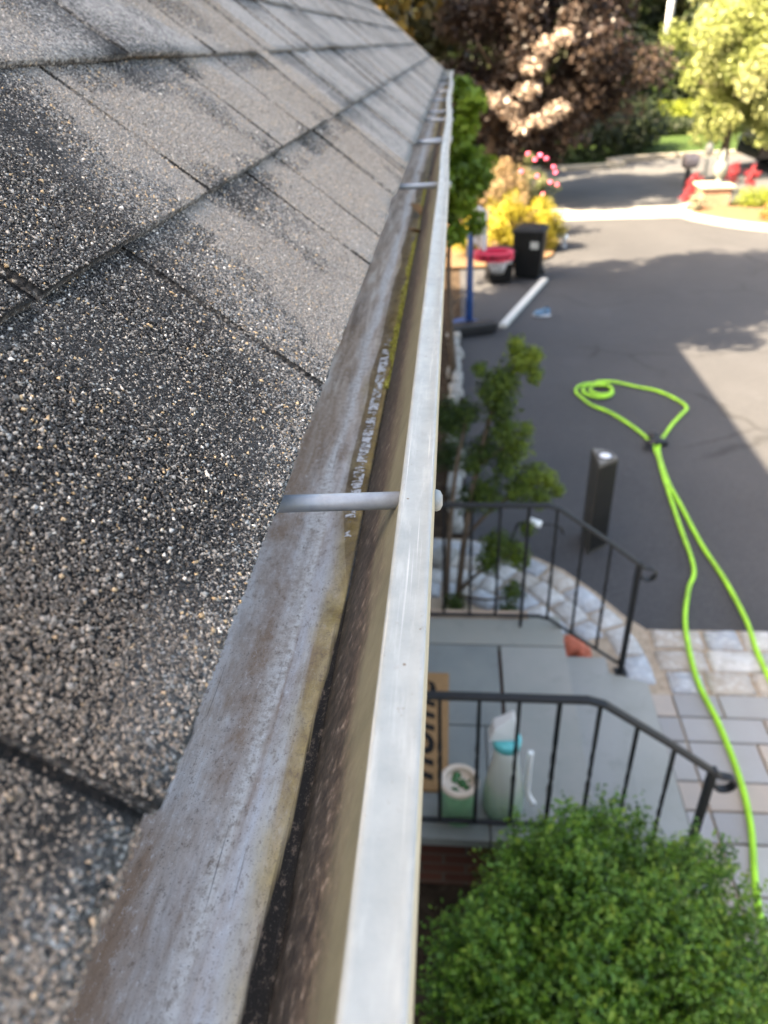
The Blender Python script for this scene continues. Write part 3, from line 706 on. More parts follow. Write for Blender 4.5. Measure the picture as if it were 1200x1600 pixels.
X, Yc, Zc = k.sep(v); dc = k.math('SUBTRACT', -.0556, X)
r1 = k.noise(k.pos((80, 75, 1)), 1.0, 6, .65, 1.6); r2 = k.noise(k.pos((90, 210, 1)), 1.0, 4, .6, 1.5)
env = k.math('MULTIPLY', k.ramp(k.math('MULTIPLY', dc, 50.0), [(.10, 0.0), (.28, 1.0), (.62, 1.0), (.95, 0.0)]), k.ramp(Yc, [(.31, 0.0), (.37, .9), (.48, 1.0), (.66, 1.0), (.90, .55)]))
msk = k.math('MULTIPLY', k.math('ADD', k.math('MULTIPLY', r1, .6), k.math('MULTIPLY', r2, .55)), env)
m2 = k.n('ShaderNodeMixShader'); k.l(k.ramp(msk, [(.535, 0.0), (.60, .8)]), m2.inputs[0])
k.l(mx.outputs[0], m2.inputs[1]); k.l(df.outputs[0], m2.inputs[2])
k.l(m2.outputs[0], k.t.nodes['Material Output'].inputs[0]); M_water = k.m
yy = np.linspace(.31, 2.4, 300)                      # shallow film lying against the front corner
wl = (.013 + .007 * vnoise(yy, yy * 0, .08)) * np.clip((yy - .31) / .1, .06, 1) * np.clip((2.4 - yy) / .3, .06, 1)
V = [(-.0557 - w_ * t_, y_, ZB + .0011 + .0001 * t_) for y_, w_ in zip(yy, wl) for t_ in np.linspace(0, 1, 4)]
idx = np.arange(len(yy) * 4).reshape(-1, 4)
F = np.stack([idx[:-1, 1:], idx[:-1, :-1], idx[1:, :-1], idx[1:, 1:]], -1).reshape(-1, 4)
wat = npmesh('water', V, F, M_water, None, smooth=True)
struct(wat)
# moss cushion in the corner, leaf debris farther along
M_moss = leafmat('moss', [(0.25, 0.24, 0.03), (0.65, 0.60, 0.08), (0.9, 0.82, 0.2)], 0.9, 0.0)
n = 3200; y_ = rng.uniform(.60, 1.75, n); w_ = rng.random(n) ** 1.3 * (.0015 + .008 * np.clip(vnoise(y_, y_ * 0, .05) - .25, 0, 1))
pts = np.stack([-.0548 - w_, y_, ZB + .0012 + .0014 * rng.random(n)], 1)
V, F = leaves(pts, .0028, .7, 2.5); mo = npmesh('moss', V, F, M_moss, None, fac=np.repeat(rng.random(n), 4)); tag(mo, kind='stuff')
mo['label'] = 'yellow green moss growing along the gutter corner'
M_dead = leafmat('dry_leaf', [(0.42, 0.25, 0.11), (0.52, 0.36, 0.2), (0.36, 0.2, 0.09)], 0.7, 0.15)
def dead_leaf(loc, s, rz, tilt, label, seed):
    g = np.random.default_rng(seed); prof = [(0, -.5), (.16, -.32), (.30, -.05), (.22, .1), (.28, .28), (.10, .3), (0, .55)]
    out = prof + [(-x, y) for x, y in reversed(prof[1:-1])]
    V = [(x * s, y * s, abs(x) * s * .5 + g.uniform(-.03, .03) * s) for x, y in out] + [(0, 0, -.05 * s)]
    m = Matrix.Translation(loc) @ Matrix.Rotation(rz, 4, 'Z') @ Matrix.Rotation(tilt, 4, 'X')
    V = [tuple(m @ Vector(p)) for p in V]; n = len(out)
    mb = MB(); mb.add(V, [(i, (i + 1) % n, n) for i in range(n)], None, True); o = mb.build('fallen_leaf', M_dead)
    o.modifiers.new('t', 'SOLIDIFY').thickness = .0004
    return tag(o, label, 'leaf', 'dry leaves caught in the gutter')
dead_leaf((-.064, 1.37, ZB + .012), .034, .6, .5, 'tan dry leaf lying in the gutter just past the second rod', 1)
dead_leaf((-.058, 1.19, ZB + .012), .026, 2.2, .4, 'small tan dry leaf in the gutter right before the second rod', 2)

# ------------------------------------------------------------------ porch steps
porch = empty('front_steps', (0.3, 2.6, 0), 'bluestone front landing and steps with brick sides between two black railings', 'steps')
k = NT('bluestone', 0.75, 0.3); v = k.pos()
c = k.mix(k.ramp(k.noise(v, 3.2, 6, .6), [(.35, 0.0), (.65, .7)]), k.attr('tint'), (.22, .23, .21))
c = k.mix(k.ramp(k.noise(v, 9, 6, .7), [(.55, 0), (.75, .4)]), c, (.13, .134, .13)); k.col(c); k.bump(k.noise(v, 30, 6), .25, .005); M_blue = k.m
k = NT('red_brick', .85, .2); v = k.pos(); tcn = k.n('ShaderNodeTexBrick'); tcn.inputs['Scale'].default_value = 1.0
tcn.inputs['Color1'].default_value = (.07, .028, .02, 1); tcn.inputs['Color2'].default_value = (.10, .04, .027, 1); tcn.inputs['Mortar'].default_value = (.08, .07, .06, 1)
tcn.inputs['Brick Width'].default_value = .2; tcn.inputs['Row Height'].default_value = .068; tcn.inputs['Mortar Size'].default_value = .006
X, Yc, Zc = k.sep(v); cb = k.n('ShaderNodeCombineXYZ'); k.l(k.math('ADD', X, Yc), cb.inputs[0]); k.l(Zc, cb.inputs[1]); k.l(cb.outputs[0], tcn.inputs['Vector']); k.col(tcn.outputs[0]); M_brick = k.m
LT = .37
put(MB().box((-.468, 1.92, -.02), (.60, 3.30, LT - .05)).box((.60, 1.96, -.02), (.86, 3.22, .135)).build('brick_base', M_brick), porch)
sl = MB(); bl = [(.165, .178, .172), (.21, .217, .205), (.25, .245, .215), (.265, .26, .24)]
# flagstones of the landing, thin joints between them
for (x0, x1, y0, y1, c_) in ((-.468, -.14, 1.885, 3.335, 1), (-.135, .175, 1.885, 2.50, 0), (-.135, .262, 2.508, 3.075, 0), (.182, .272, 1.885, 2.50, 1), (-.135, .63, 3.083, 3.335, 2), (.280, .63, 1.885, 3.075, 3)):
    sl.prism([(x0, y0), (x1, y0), (x1, y1), (x0, y1)], LT - .05, LT, bl[c_], .01, .003)
put(sl.build('landing_slab', M_blue), porch)
put(MB().prism([(.60, 1.93), (.89, 1.93), (.89, 3.20), (.60, 3.20)], .135, .185, (.26, .265, .255), .01, .003).build('tread', M_blue), porch)
put(MB().prism([(.86, 1.80), (1.13, 1.80), (1.14, 3.16), (.86, 3.26)], -.02, .034, (.28, .285, .27), .01, .003).build('bottom_slab', M_blue), porch)
MBr = MB().box((-.46, 3.30, LT - .02), (.45, 3.36, LT + .012), (.38, .25, .16)); put(MBr.build('edge_curb', plain('tan_mortar', (.36, .27, .2), .9, .2, .3, 12)), porch)

def railing(y, label, seed):
    r = empty('railing', (.5, y, LT), label, 'railing', 'black iron railings of the front steps'); g = random.Random(seed)
    top = [(-.47, y, 1.18), (.0, y, 1.185), (.50, y, 1.185), (.56, y, 1.165), (.80, y, .985), (1.03, y, .80)]
    mb = MB()
    def bar(mb, pts, w, h):
        P = [np.array(p, float) for p in pts]; v = []
        for i, p in enumerate(P):
            t = P[min(i + 1, len(P) - 1)] - P[max(0, i - 1)]; t /= np.linalg.norm(t); nrm = np.array([-t[2], 0, t[0]]); 
            for a, b in ((-w, -h), (w, -h), (w * .8, h * .5), (0, h), (-w * .8, h * .5)): v.append(p + np.array([0, a, 0]) + nrm * b)
        f = [(i * 5 + q, i * 5 + (q + 1) % 5, i * 5 + 5 + (q + 1) % 5, i * 5 + 5 + q) for i in range(len(P) - 1) for q in range(5)]
        f += [(4, 3, 2, 1, 0), tuple(range(len(v) - 5, len(v)))]; mb.add(v, f)
    bar(mb, top, .019, .010); hr = put(mb.build('handrail', M_iron, bevel=.002), r)
    cur = [(1.03, y, .80)] + [(1.055 + .040 * math.sin(a) , y, .755 + .040 * math.cos(a)) for a in np.linspace(.35, 4.3, 12)]
    mb = MB(); P = spline(cur, 3); bar(mb, [tuple(p) for p in P], .018, .006); put(mb.build('scroll', M_iron), r)
    mb = MB(); bar(mb, [(-.47, y, .45), (.50, y, .45), (.56, y, .43), (1.0, y, .09)], .012, .006); put(mb.build('bottom_rail', M_iron), r)
    zt = lambda x: np.interp(x, [p[0] for p in top], [p[2] for p in top]); zb = lambda x: np.interp(x, [-.47, .5, .56, 1.0], [.45, .45, .43, .09])
    for x in (-.325, -.18, -.035, .11, .255, .40, .545, .69, .84):
        long = abs(x - .40) < .01
        mb = MB(); n = 14; z0, z1 = (LT if long else zb(x)), zt(x) - .006; w = .0075 if not long else .009
        v = []; tw = (lambda t: math.pi * 1.5 * np.clip((t - .35) / .3, 0, 1))
        for i in range(n):
            t = i / (n - 1); a = tw(t)
            for q in range(4):
                b = a + math.pi / 4 + q * math.pi / 2; v.append((x + w * 1.3 * math.cos(b), y + w * 1.3 * math.sin(b), z0 + (z1 - z0) * t))
        f = [(i * 4 + q, i * 4 + (q + 1) % 4, i * 4 + 4 + (q + 1) % 4, i * 4 + 4 + q) for i in range(n - 1) for q in range(4)] + [(3, 2, 1, 0), tuple(range(4 * n - 4, 4 * n))]
        mb.add(v, f); put(mb.build('baluster' if not long else 'middle_post', M_iron), r)
    put(MB().box((.985, y - .0145, .034), (1.014, y + .0145, .835)).box((.965, y - .03, .034), (1.034, y + .03, .042)).build('end_post', M_iron, bevel=.002), r)
    return r
railing(3.24, 'far black iron stair railing in front of the evergreen shrub', 1)
railing(1.92, 'near black iron stair railing rising behind the round boxwood bush', 2)

# doormat with script lettering
mat_root = empty('doormat', (-.23, 2.475, LT + .002), 'brown coir doormat with black script lettering on the landing', 'doormat')
k = NT('coir', .95, .1); v = k.pos(); k.col(k.ramp(k.noise(v, 180, 5, .7), [(.3, (.20, .105, .045)), (.7, (.40, .25, .12))])); k.bump(k.noise(v, 400, 3), .8, .003); M_coir = k.m
put(MB().prism([(-.455, 2.11), (-.002, 2.11), (-.002, 2.84), (-.455, 2.84)], LT + .001, LT + .016, None, .01, .004).build('mat', M_coir), mat_root)
def text_mesh(name, txt, size, mat, extrude=.0006, shear=.0, bold=.0):
    cu = bpy.data.curves.new(name, 'FONT'); cu.body = txt; cu.size = size; cu.extrude = extrude; cu.align_x = 'CENTER'; cu.align_y = 'CENTER'; cu.shear = shear; cu.offset = bold
    o = bpy.data.objects.new(name, cu); C.objects.link(o); bpy.context.view_layer.update()
    me = bpy.data.meshes.new_from_object(o.evaluated_get(bpy.context.evaluated_depsgraph_get())); bpy.data.objects.remove(o)
    me.materials.clear(); me.materials.append(mat); n = bpy.data.objects.new(name, me); C.objects.link(n); return n
M_ink = plain('black_print', (.02, .018, .016), .9, .1)
t = text_mesh('lettering', 'home', .27, M_ink, .001, .35, .004)
t.matrix_world = Matrix.Translation((-.155, 2.46, LT + .0168)) @ Matrix.Rotation(R(90), 4, 'Z'); bpy.context.view_layer.update()
t.parent = mat_root; t.matrix_parent_inverse = Matrix.Translation(mat_root.location).inverted()

# green pot with a cream rim, full of glossy green bottle-like globes
pot = empty('planter_pot', (.045, 2.015, LT), 'pale green cylindrical pot with cream rim beside the doormat', 'pot')
M_pot = plain('pale_green_glaze', (.22, .43, .24), .35, .5, .12, 20); M_cream = plain('cream_rim', (.60, .50, .40), .5, .4, .08); M_glob = plain('dark_green_gloss', (.02, .11, .02), .18, .6, .3, 30)
put(MB().lathe([(.070, 0), (.076, .005), (.078, .19), (.078, .20), (.064, .20), (.064, .12)], (.045, 2.015, LT), 32).build('body', M_pot), pot)
put(MB().lathe([(.079, .194), (.083, .20), (.083, .216), (.077, .222), (.062, .222), (.060, .214), (.060, .12)], (.045, 2.015, LT), 32).build('rim', M_cream), pot)
mb = MB()
for i in range(9):
    a = i * 2.4; r_ = .012 + .035 * math.sqrt(i / 9); mb.blob((.045 + r_ * math.cos(a), 2.015 + r_ * math.sin(a), LT + .172 + .012 * math.cos(i)), (.022, .022, .026), 12, 8, .08, seed=i)
put(mb.build('succulent', M_glob), pot)

# white pump sprayer
spr = empty('pump_sprayer', (.235, 2.055, LT), 'white conical garden sprayer bottle with turquoise collar standing on the landing', 'sprayer')
k = NT('milky_plastic', .4, .45); v = k.pos(); zz = k.sep(v)[2]
k.col(k.ramp(k.math('MULTIPLY', k.math('SUBTRACT', zz, LT), 2.6), [(.0, (.25, .42, .3)), (.38, (.42, .52, .42)), (.5, (.50, .53, .48)), (1.0, (.60, .62, .58))])); M_milk = k.m
M_teal = plain('turquoise_plastic', (.12, .50, .52), .4, .5, .25, 30); M_wp = plain('white_plastic', (.72, .74, .74), .4, .5, .04)
ox, oy = .235, 2.055
put(MB().lathe([(.080, 0), (.086, .01), (.086, .10), (.082, .14), (.070, .21), (.057, .29), (.050, .35), (.046, .40)], (ox, oy, LT), 28).build('tank', M_milk), spr)
put(MB().lathe([(.047, .395), (.057, .399), (.059, .43), (.055, .442), (.036, .445)], (ox, oy, LT), 24).build('collar', M_teal), spr)
mb = MB(); mb.tube([(ox, oy, LT + .42), (ox, oy, LT + .48)], [.02, .016], 12)
mb.add([(ox - .075, oy - .03, LT + .445), (ox - .055, oy - .035, LT + .515), (ox + .022, oy - .018, LT + .585), (ox + .045, oy - .025, LT + .45), (ox - .075, oy + .03, LT + .445), (ox - .055, oy + .035, LT + .515), (ox + .022, oy + .018, LT + .585), (ox + .045, oy + .025, LT + .45)],
       [(3, 2, 1, 0), (4, 5, 6, 7), (0, 1, 5, 4), (1, 2, 6, 5), (2, 3, 7, 6), (3, 0, 4, 7)])
put(mb.build('pump_handle', M_wp, bevel=.006), spr)
put(MB().tube(spline([(ox + .098, oy - .01, LT + .37), (ox + .096, oy - .015, LT + .33), (ox + .094, oy - .02, LT + .2), (ox + .098, oy - .03, LT + .13), (ox + .125, oy - .05, LT + .09)], 5), .013, 10).build('spray_wand', M_wp), spr)

# ------------------------------------------------------------------ plants by the steps
M_bark = plain('bark', (.10, .075, .055), .9, .1, .35, 25, .6)
M_box = leafmat('boxwood_leaf', [(.02, .06, .006), (.05, .13, .010), (.10, .22, .016), (.17, .31, .026), (.32, .42, .05)], .42, .2)
bush = empty('boxwood_bush', (.56, 1.18, 0), 'large round dark green boxwood bush beside the near railing', 'bush')
def sprigs(n, ctr, rad, shell, nl, size, L):
    """upright twig tips over an ellipsoid, each with leaf pairs along it"""
    d = rng.normal(size=(n, 3)); d /= np.linalg.norm(d, axis=1)[:, None]
    lump = 1 + .15 * np.sin(d[:, 0] * 7 + 1) * np.sin(d[:, 1] * 6 + 2) + .11 * np.sin(d[:, 2] * 11 + d[:, 0] * 9)
    r = (shell + (1 - shell) * rng.random(n) ** .6) * lump
    base = d * r[:, None] * np.array(rad) + np.array(ctr)
    ax = d * .8 + np.array([0, 0, .6]) + rng.normal(size=(n, 3)) * .25; ax /= np.linalg.norm(ax, axis=1)[:, None]
    t = np.linspace(0, 1, nl); Ls = L * rng.uniform(.6, 1.4, n)
    p = base[:, None] + ax[:, None] * (t[None, :, None] * Ls[:, None, None]) + rng.normal(size=(n, nl, 3)) * size * .45
    tint = np.clip((r - shell) / (1.1 - shell), 0, 1)[:, None] * .0 + rng.random(n)[:, None] * .55 + t[None] * .25 + rng.random((n, nl)) * .2
    return p.reshape(-1, 3), np.repeat(ax, nl, 0), tint.reshape(-1)
p, o_, t_ = sprigs(12500, (.515, 1.235, .56), (.50, .48, .53), .55, 9, .014, .07)
mk = p[:, 2] > .03; put(foliage('foliage', M_box, p[mk], o_[mk] * .7, np.clip(t_[mk], 0, 1), .0185, None, .6, .25), bush)
mb = MB()
for i in range(16):
    a = i * 2.4; r_ = .12 + .3 * ((i * 7) % 5) / 5
    mb.tube(spline([(.56 + .03 * math.cos(a), 1.18 + .03 * math.sin(a), 0), (.56 + r_ * .6 * math.cos(a), 1.18 + r_ * .6 * math.sin(a), .3), (.56 + r_ * 1.3 * math.cos(a), 1.18 + r_ * 1.3 * math.sin(a), .72)], 4), [.014 - .0014 * j for j in range(9)], 6)
put(mb.build('branches', M_bark), bush)

M_cyp = leafmat('cypress_spray', [(.014, .034, .007), (.045, .085, .010), (.13, .20, .015), (.28, .36, .025), (.46, .50, .055)], .55, .2)
shrub = empty('evergreen_shrub', (.08, 3.95, 0), 'irregular evergreen shrub with tufted yellow green branches behind the far railing', 'shrub')
TUFT = [(.40, 4.02, 1.66, .09, .9), (.36, 4.05, 1.74, .055, 1), (.30, 4.0, 1.55, .10, .55), (.22, 3.96, 1.50, .08, .5), (.28, 4.0, 1.40, .10, .4), (.09, 4.0, 1.36, .08, .3), (.02, 4.02, 1.25, .09, .2), (.31, 3.95, 1.26, .10, .55), (.38, 3.98, 1.14, .09, .8), (.33, 3.92, 1.03, .09, .5),
        (.20, 4.0, 1.10, .1, .3), (.50, 3.98, .94, .09, .8), (.60, 4.0, .90, .065, .95), (.42, 3.94, .86, .1, .6), (.55, 3.95, .80, .07, .7), (.22, 3.96, .82, .11, .5), (.12, 4.0, .75, .09, .25), (.30, 3.85, .50, .11, .6), (.42, 3.8, .46, .09, .7), (.24, 3.8, .42, .08, .5), (.40, 3.72, .24, .07, .5), (.37, 3.70, .10, .06, .4), (.03, 3.75, .10, .07, .35),
        (.47, 4.0, 1.58, .05, .8), (.16, 4.0, 1.62, .05, .6), (.44, 3.96, 1.26, .045, .9), (.66, 4.0, .82, .045, .9), (.13, 3.96, 1.02, .06, .5), (.48, 3.9, .6, .05, .7), (-.02, 4.3, 1.2, .12, .2), (.0, 4.5, .8, .12, .15), (.46, 4.0, 1.70, .05, 1)]
PP, OO, TT = [], [], []
for (x, y_, z, r_, b_) in TUFT:
    n = int(900 * (r_ / .09) ** 2); d = rng.normal(size=(n, 3)); d /= np.linalg.norm(d, axis=1)[:, None]
    lum = 1 + .28 * np.sin(d[:, 0] * 6 + x * 40) * np.sin(d[:, 1] * 5 + z * 30) + .2 * np.sin(d[:, 2] * 8 + x * 60)
    q = d * (r_ * lum * rng.random(n) ** .35)[:, None]; PP.append(q + (x, y_, z)); OO.append(d)
    TT.append(np.clip(b_ * .55 + .35 * rng.random(n) - .1, 0, 1))
put(foliage('foliage', M_cyp, np.concatenate(PP), np.concatenate(OO), np.concatenate(TT), .026, None, .35, .4), shrub)
mb = MB()
for pts, r_ in (([(-.03, 3.86, 0), (-.01, 3.9, .5), (.03, 3.95, 1.0), (.10, 4.0, 1.36)], .022), ([(.05, 3.9, 0), (.09, 3.93, .5), (.16, 3.97, 1.0), (.25, 4.0, 1.4), (.38, 4.03, 1.66)], .024), ([(.09, 3.93, .5), (.25, 3.95, .7), (.42, 3.95, .84), (.58, 3.98, .9)], .014), ([(.16, 3.97, 1.0), (.28, 3.95, 1.12), (.37, 3.98, 1.14)], .012), ([(.05, 3.9, .08), (.2, 3.85, .3), (.36, 3.8, .46)], .014), ([(.05, 3.9, .05), (.25, 3.78, .12), (.40, 3.72, .2)], .012)):
    P = spline(pts, 5); mb.tube(P, [r_ * (1 - .7 * i / len(P)) for i in range(len(P))], 7)
put(mb.build('branches', M_bark), shrub)
# pale edging stones along the bed under the eave
M_edge = plain('pale_edging_stone', (.26, .255, .24), .85, .2, .25, 18, .6)
protos = []
for i in range(4):
    mb = MB(); a, b = .055 + .012 * (i % 2), .11 + .012 * (i // 2)
    stone(mb, [(-a, -b), (a, -b), (a, b), (-a, b)], .07 + .01 * i, (.5, .5, .5), .025); o = mb.build('edging_stone', M_edge); protos.append(o)
for i in range(17):
    y_ = 4.86 + i * .285; src = protos[i % 4]; o = src if i < 4 else src.copy()
    if i >= 4: C.objects.link(o)
    o.location = (.045 + .02 * math.sin(i * 2.1), y_, 0); o.rotation_euler = (0, 0, .2 * math.sin(i * 5))
    tag(o, 'pale rounded stone in the edging row between planting bed and driveway', 'stone', 'edging stones along the planting bed')
for i, (x, y_, r_) in enumerate(((.12, 3.62, .08), (.24, 3.60, .07), (-.05, 4.35, .09), (.02, 3.55, .06))):
    o = protos[i].copy(); C.objects.link(o); o.location = (x, y_, 0.0); o.rotation_euler = (0, 0, i * 1.3); o.scale = (r_ / .07, r_ / .1, 1)
    tag(o, ['white stone near the shrub trunks beside the cobbles', 'flat white stone behind the railing foot', 'white stone at the bed edge behind the shrub', 'small white stone close to the landing edge'][i], 'stone')
# terracotta lump on the cobbles
M_terra = plain('terracotta', (.42, .13, .08), .85, .2, .35, 30, .8)
mb = MB(); mb.blob((.735, 3.40, .07), (.085, .075, .065), 14, 9, .22, seed=3).blob((.80, 3.35, .055), (.05, .06, .05), 10, 7, .25, seed=4).blob((.68, 3.345, .05), (.05, .045, .05), 10, 7, .25, seed=8)
tag(mb.build('terracotta_ornament', M_terra), 'rough reddish terracotta lump on the cobbles behind the far railing', 'ornament')
# path spotlight on a stake
sp_ = empty('garden_spotlight', (.60, 4.35, 0), 'black garden spotlight with pale tip leaning out beside the evergreen shrub', 'garden light')
M_bp = plain('black_plastic', (.012, .012, .014), .45, .4, .2)
put(MB().tube([(.36, 4.28, .0), (.45, 4.22, .42), (.54, 4.2, .47)], [.008, .009, .014], 8).build('stake', M_bp), sp_)
put(MB().tube([(.53, 4.2, .475), (.565, 4.19, .455), (.60, 4.19, .44)], [.017, .024, .026], 14).build('lamp_head', M_wp), sp_)
put(MB().tube(spline([(.60, 4.19, .44), (.66, 4.19, .445), (.73, 4.2, .42), (.76, 4.2, .36)], 4), .010, 8).build('arm', M_bp), sp_)

# ------------------------------------------------------------------ things on the driveway
M_hose = plain('lime_hose', (.29, .58, .02), .42, .45, .22, 9, dirt=(.20, .36, .03))
L = [(1.22, 1.2), (1.29, 1.68), (1.33, 1.93), (1.41, 2.24), (1.445, 2.52), (1.445, 2.85), (1.42, 3.2), (1.475, 3.66), (1.60, 4.05), (1.70, 4.3), (1.74, 4.87), (1.79, 5.56), (1.83, 6.0), (1.82, 6.25), (1.74, 6.52), (1.58, 6.86), (1.42, 7.05), (1.33, 7.30)]
coil = [(1.50 + rr * math.cos(a), 7.40 + rr * 1.15 * math.sin(a)) for a, rr in zip(np.linspace(math.pi, -math.pi * 3.6, 26), np.linspace(.19, .10, 26))]
coil = [(x + .0 + .08 * i / 26, y_) for i, (x, y_) in enumerate(coil)]
back = [(1.55, 7.60), (1.74, 7.60), (1.95, 7.52), (2.15, 7.40), (2.30, 7.16), (2.34, 6.98), (2.25, 6.82), (2.11, 6.60), (1.98, 6.36), (1.90, 6.2), (1.85, 6.0), (1.81, 5.5), (1.82, 5.1), (1.83, 4.6), (1.87, 4.15), (1.86, 3.7), (1.83, 3.4), (1.84, 3.0), (1.95, 2.4), (2.2, 1.6), (2.3, .8)]
P2 = L + coil + back; zs = [.02 if (x < 1.4 or True) else .02 for x, _ in P2]
n0, n1 = len(L), len(L) + len(coil)
P3 = [(x, y_, (.018 if y_ > 3.7 else .044) + (.012 * min(2, (i - n0) / 8) if n0 <= i < n1 else (.022 if n1 <= i < n1 + 2 else 0))) for i, (x, y_) in enumerate(P2)]
tag(MB().tube(spline(P3, 6), .0155, 12).build('garden_hose', M_hose), 'bright lime green garden hose looping across the driveway and pavers', 'hose')
hc = empty('hose_splitter', (1.86, 6.22, .02), 'black clip holding the two strands of the lime hose together', 'hose clip')
put(MB().tube([(1.77, 6.17, .03), (1.85, 6.19, .035), (1.96, 6.20, .03)], [.03, .045, .035], 12).blob((1.86, 6.30, .04), (.055, .05, .045), 12, 8, .1).build('body', M_bp), hc)
put(MB().tube([(1.78 + .035 * math.cos(a), 6.11 + .04 * math.sin(a), .03) for a in np.linspace(0, 2 * math.pi, 14)], .011, 8).build('ring', M_bp), hc)

bx = empty('pillar_speaker', (1.05, 4.5, 0), 'tall dark slatted box with white round lens in its top on the driveway', 'pillar box')
k = NT('dark_olive_plastic', .5, .4); v = k.pos(); k.col((.055, .05, .042)); M_dk = k.m
k = NT('louvred_black', .5, .35); v = k.pos(); sw = k.math('FRACT', k.math('MULTIPLY', k.sep(v)[2], 36.0)); k.col(k.mix(k.ramp(sw, [(.3, 0), (.5, 1)]), (.004, .004, .005), (.03, .028, .026))); k.bump(sw, .9, .01); M_lou = k.m
A = (.985, 4.72); Bq = (1.06, 4.70); B2 = (1.125, 4.65); Cq = (1.145, 4.575); D = (.995, 4.46)
Hb = .735
put(MB().prism([D, Cq, B2, Bq, A], 0, Hb, None, .03, .006).build('body', M_dk), bx)
dv = np.array(Cq) - np.array(D); nv = np.array([dv[1], -dv[0]]); nv /= np.linalg.norm(nv)
mb = MB(); a0 = np.array(D) + dv * .04; a1 = np.array(D) + dv * .96
mb.prism([tuple(a0 + nv * .004), tuple(a1 + nv * .004), tuple(a1 - nv * .002), tuple(a0 - nv * .002)], .03, Hb - .02)
for i in range(24):
    z0 = .05 + i * .027; mb.prism([tuple(a0 + nv * .008), tuple(a1 + nv * .008), tuple(a1 + nv * .003), tuple(a0 + nv * .003)], z0, z0 + .012)
put(mb.build('louvre_panel', M_lou), bx)
put(MB().prism([(D[0] + .008, D[1] + .014), (Cq[0] - .010, Cq[1] + .002), (B2[0] - .008, B2[1] - .004), (Bq[0] - .004, Bq[1] - .008), (A[0] + .008, A[1] - .014)], Hb, Hb + .012, None, .04, .004).build('top_plate', plain('grey_top', (.16, .155, .145), .6, .3)), bx)
put(MB().lathe([(.056, .0), (.056, .008), (.050, .009), (.049, .002)], (1.057, 4.59, Hb + .012), 24).build('lens_ring', M_bp), bx)
put(MB().lathe([(.042, .0), (.042, .004), (.03, .010), (.004, .013)], (1.057, 4.59, Hb + .012), 24).build('lens', plain('white_lens', (.72, .74, .80), .25, .5, .03)), bx)

M_bin = plain('bin_plastic', (.005, .0055, .006), .55, .2, .3, 6)
def bin_(x, y_, w, d, h, rz, label):
    r = empty('wheelie_bin', (x, y_, 0), label, 'trash bin', 'black wheelie bins by the flower bed'); r.rotation_euler = (0, 0, rz)
    def tap(z0, z1, a0, b0, a1, b1, name, inset=.0):
        mb = MB(); v = [(sx * a0, sy * b0, z0) for sx, sy in ((-1, -1), (1, -1), (1, 1), (-1, 1))] + [(sx * a1, sy * b1, z1) for sx, sy in ((-1, -1), (1, -1), (1, 1), (-1, 1))]
        mb.add(v, [(0, 3, 2, 1), (4, 5, 6, 7), (0, 1, 5, 4), (1, 2, 6, 5), (2, 3, 7, 6), (3, 0, 4, 7)]); return mb
    tap(.03, h * .9, w * .40, d * .38, w * .5, d * .5, 'b').build('body', M_bin, r, bevel=.02)
    mb = tap(h * .9, h * .945, w * .54, d * .54, w * .54, d * .54, 'l'); mb.add([(sx * w * .52, sy * d * .52, h * .945) for sx, sy in ((-1, -1), (1, -1), (1, 1), (-1, 1))] + [(sx * w * .34, sy * d * .36, h) for sx, sy in ((-1, -1), (1, -1), (1, 1), (-1, 1))], [(4, 5, 6, 7), (0, 1, 5, 4), (1, 2, 6, 5), (2, 3, 7, 6), (3, 0, 4, 7)])
    mb.build('lid', M_bin, r, bevel=.01)
    MB().tube([(-w * .4, d * .58, h * .9), (w * .4, d * .58, h * .9)], .014, 8).build('handle', M_bin, r)
    for sx in (-1, 1): MB().tube([(sx * w * .36, d * .42, .07), (sx * w * .46, d * .42, .07)], .07, 16).build('wheel', M_bp, r)
    MB().box((w * .1, -d * .52 - .003, h * .62), (w * .36, -d * .49, h * .75)).build('emblem', plain('grey_emblem', (.25, .27, .27), .6, .3), r)
    return r
bin_(1.19, 12.0, .47, .46, .78, -.25, 'taller black trash bin standing in front of the yellow bushes')
bin_(.72, 11.75, .42, .42, .52, .1, 'lower black bin behind the red basketball rim')

hoop = empty('basketball_hoop', (.25, 9.6, 0), 'portable toy basketball hoop with blue pole and red rim on black base', 'basketball hoop')
M_blu = plain('blue_paint', (.025, .07, .22), .45, .5, .12); M_red = plain('red_plastic', (.72, .035, .09), .4, .5, .08); M_net = plain('grey_net', (.62, .62, .62), .8, .2)
put(MB().prism([(-.02, 9.10), (.58, 9.32), (.56, 9.48), (.02, 9.36), (-.05, 9.3)], .03, .15, None, .05, .03).build('base', M_bp, bevel=.01), hoop)
put(MB().prism([(.02, 9.40), (.30, 9.42), (.34, 9.62), (.12, 9.72), (.0, 9.6)], .0, .10, None, .05, .02).build('pole_socket', M_blu, bevel=.008), hoop)
put(MB().tube([(.22, 9.60, .08), (.22, 9.62, .6), (.22, 9.65, 1.3)], [.05, .045, .04], 12).build('pole', M_blu), hoop)
put(MB().box((.30, 9.38, 1.02), (.345, 9.92, 1.48), None, .25).build('backboard', plain('grey_backboard', (.55, .57, .6), .5, .4), bevel=.01), hoop)
for sx in (.02,): put(MB().tube([(-.04, 9.15, .05), (-.01, 9.12, .05)], .05, 16).build('wheel', plain('grey_wheel', (.3, .3, .3), .5)), hoop)
rim = MB(); rc = (.50, 9.42, .965); n = 36; v = []
for i in range(n):
    a = 2 * math.pi * i / n
    for dr, dz in ((0, .045), (-.055, .045), (-.055, -.045), (0, -.045)): v.append((rc[0] + (.245 + dr) * math.cos(a), rc[1] + (.20 + dr) * math.sin(a), rc[2] + dz))
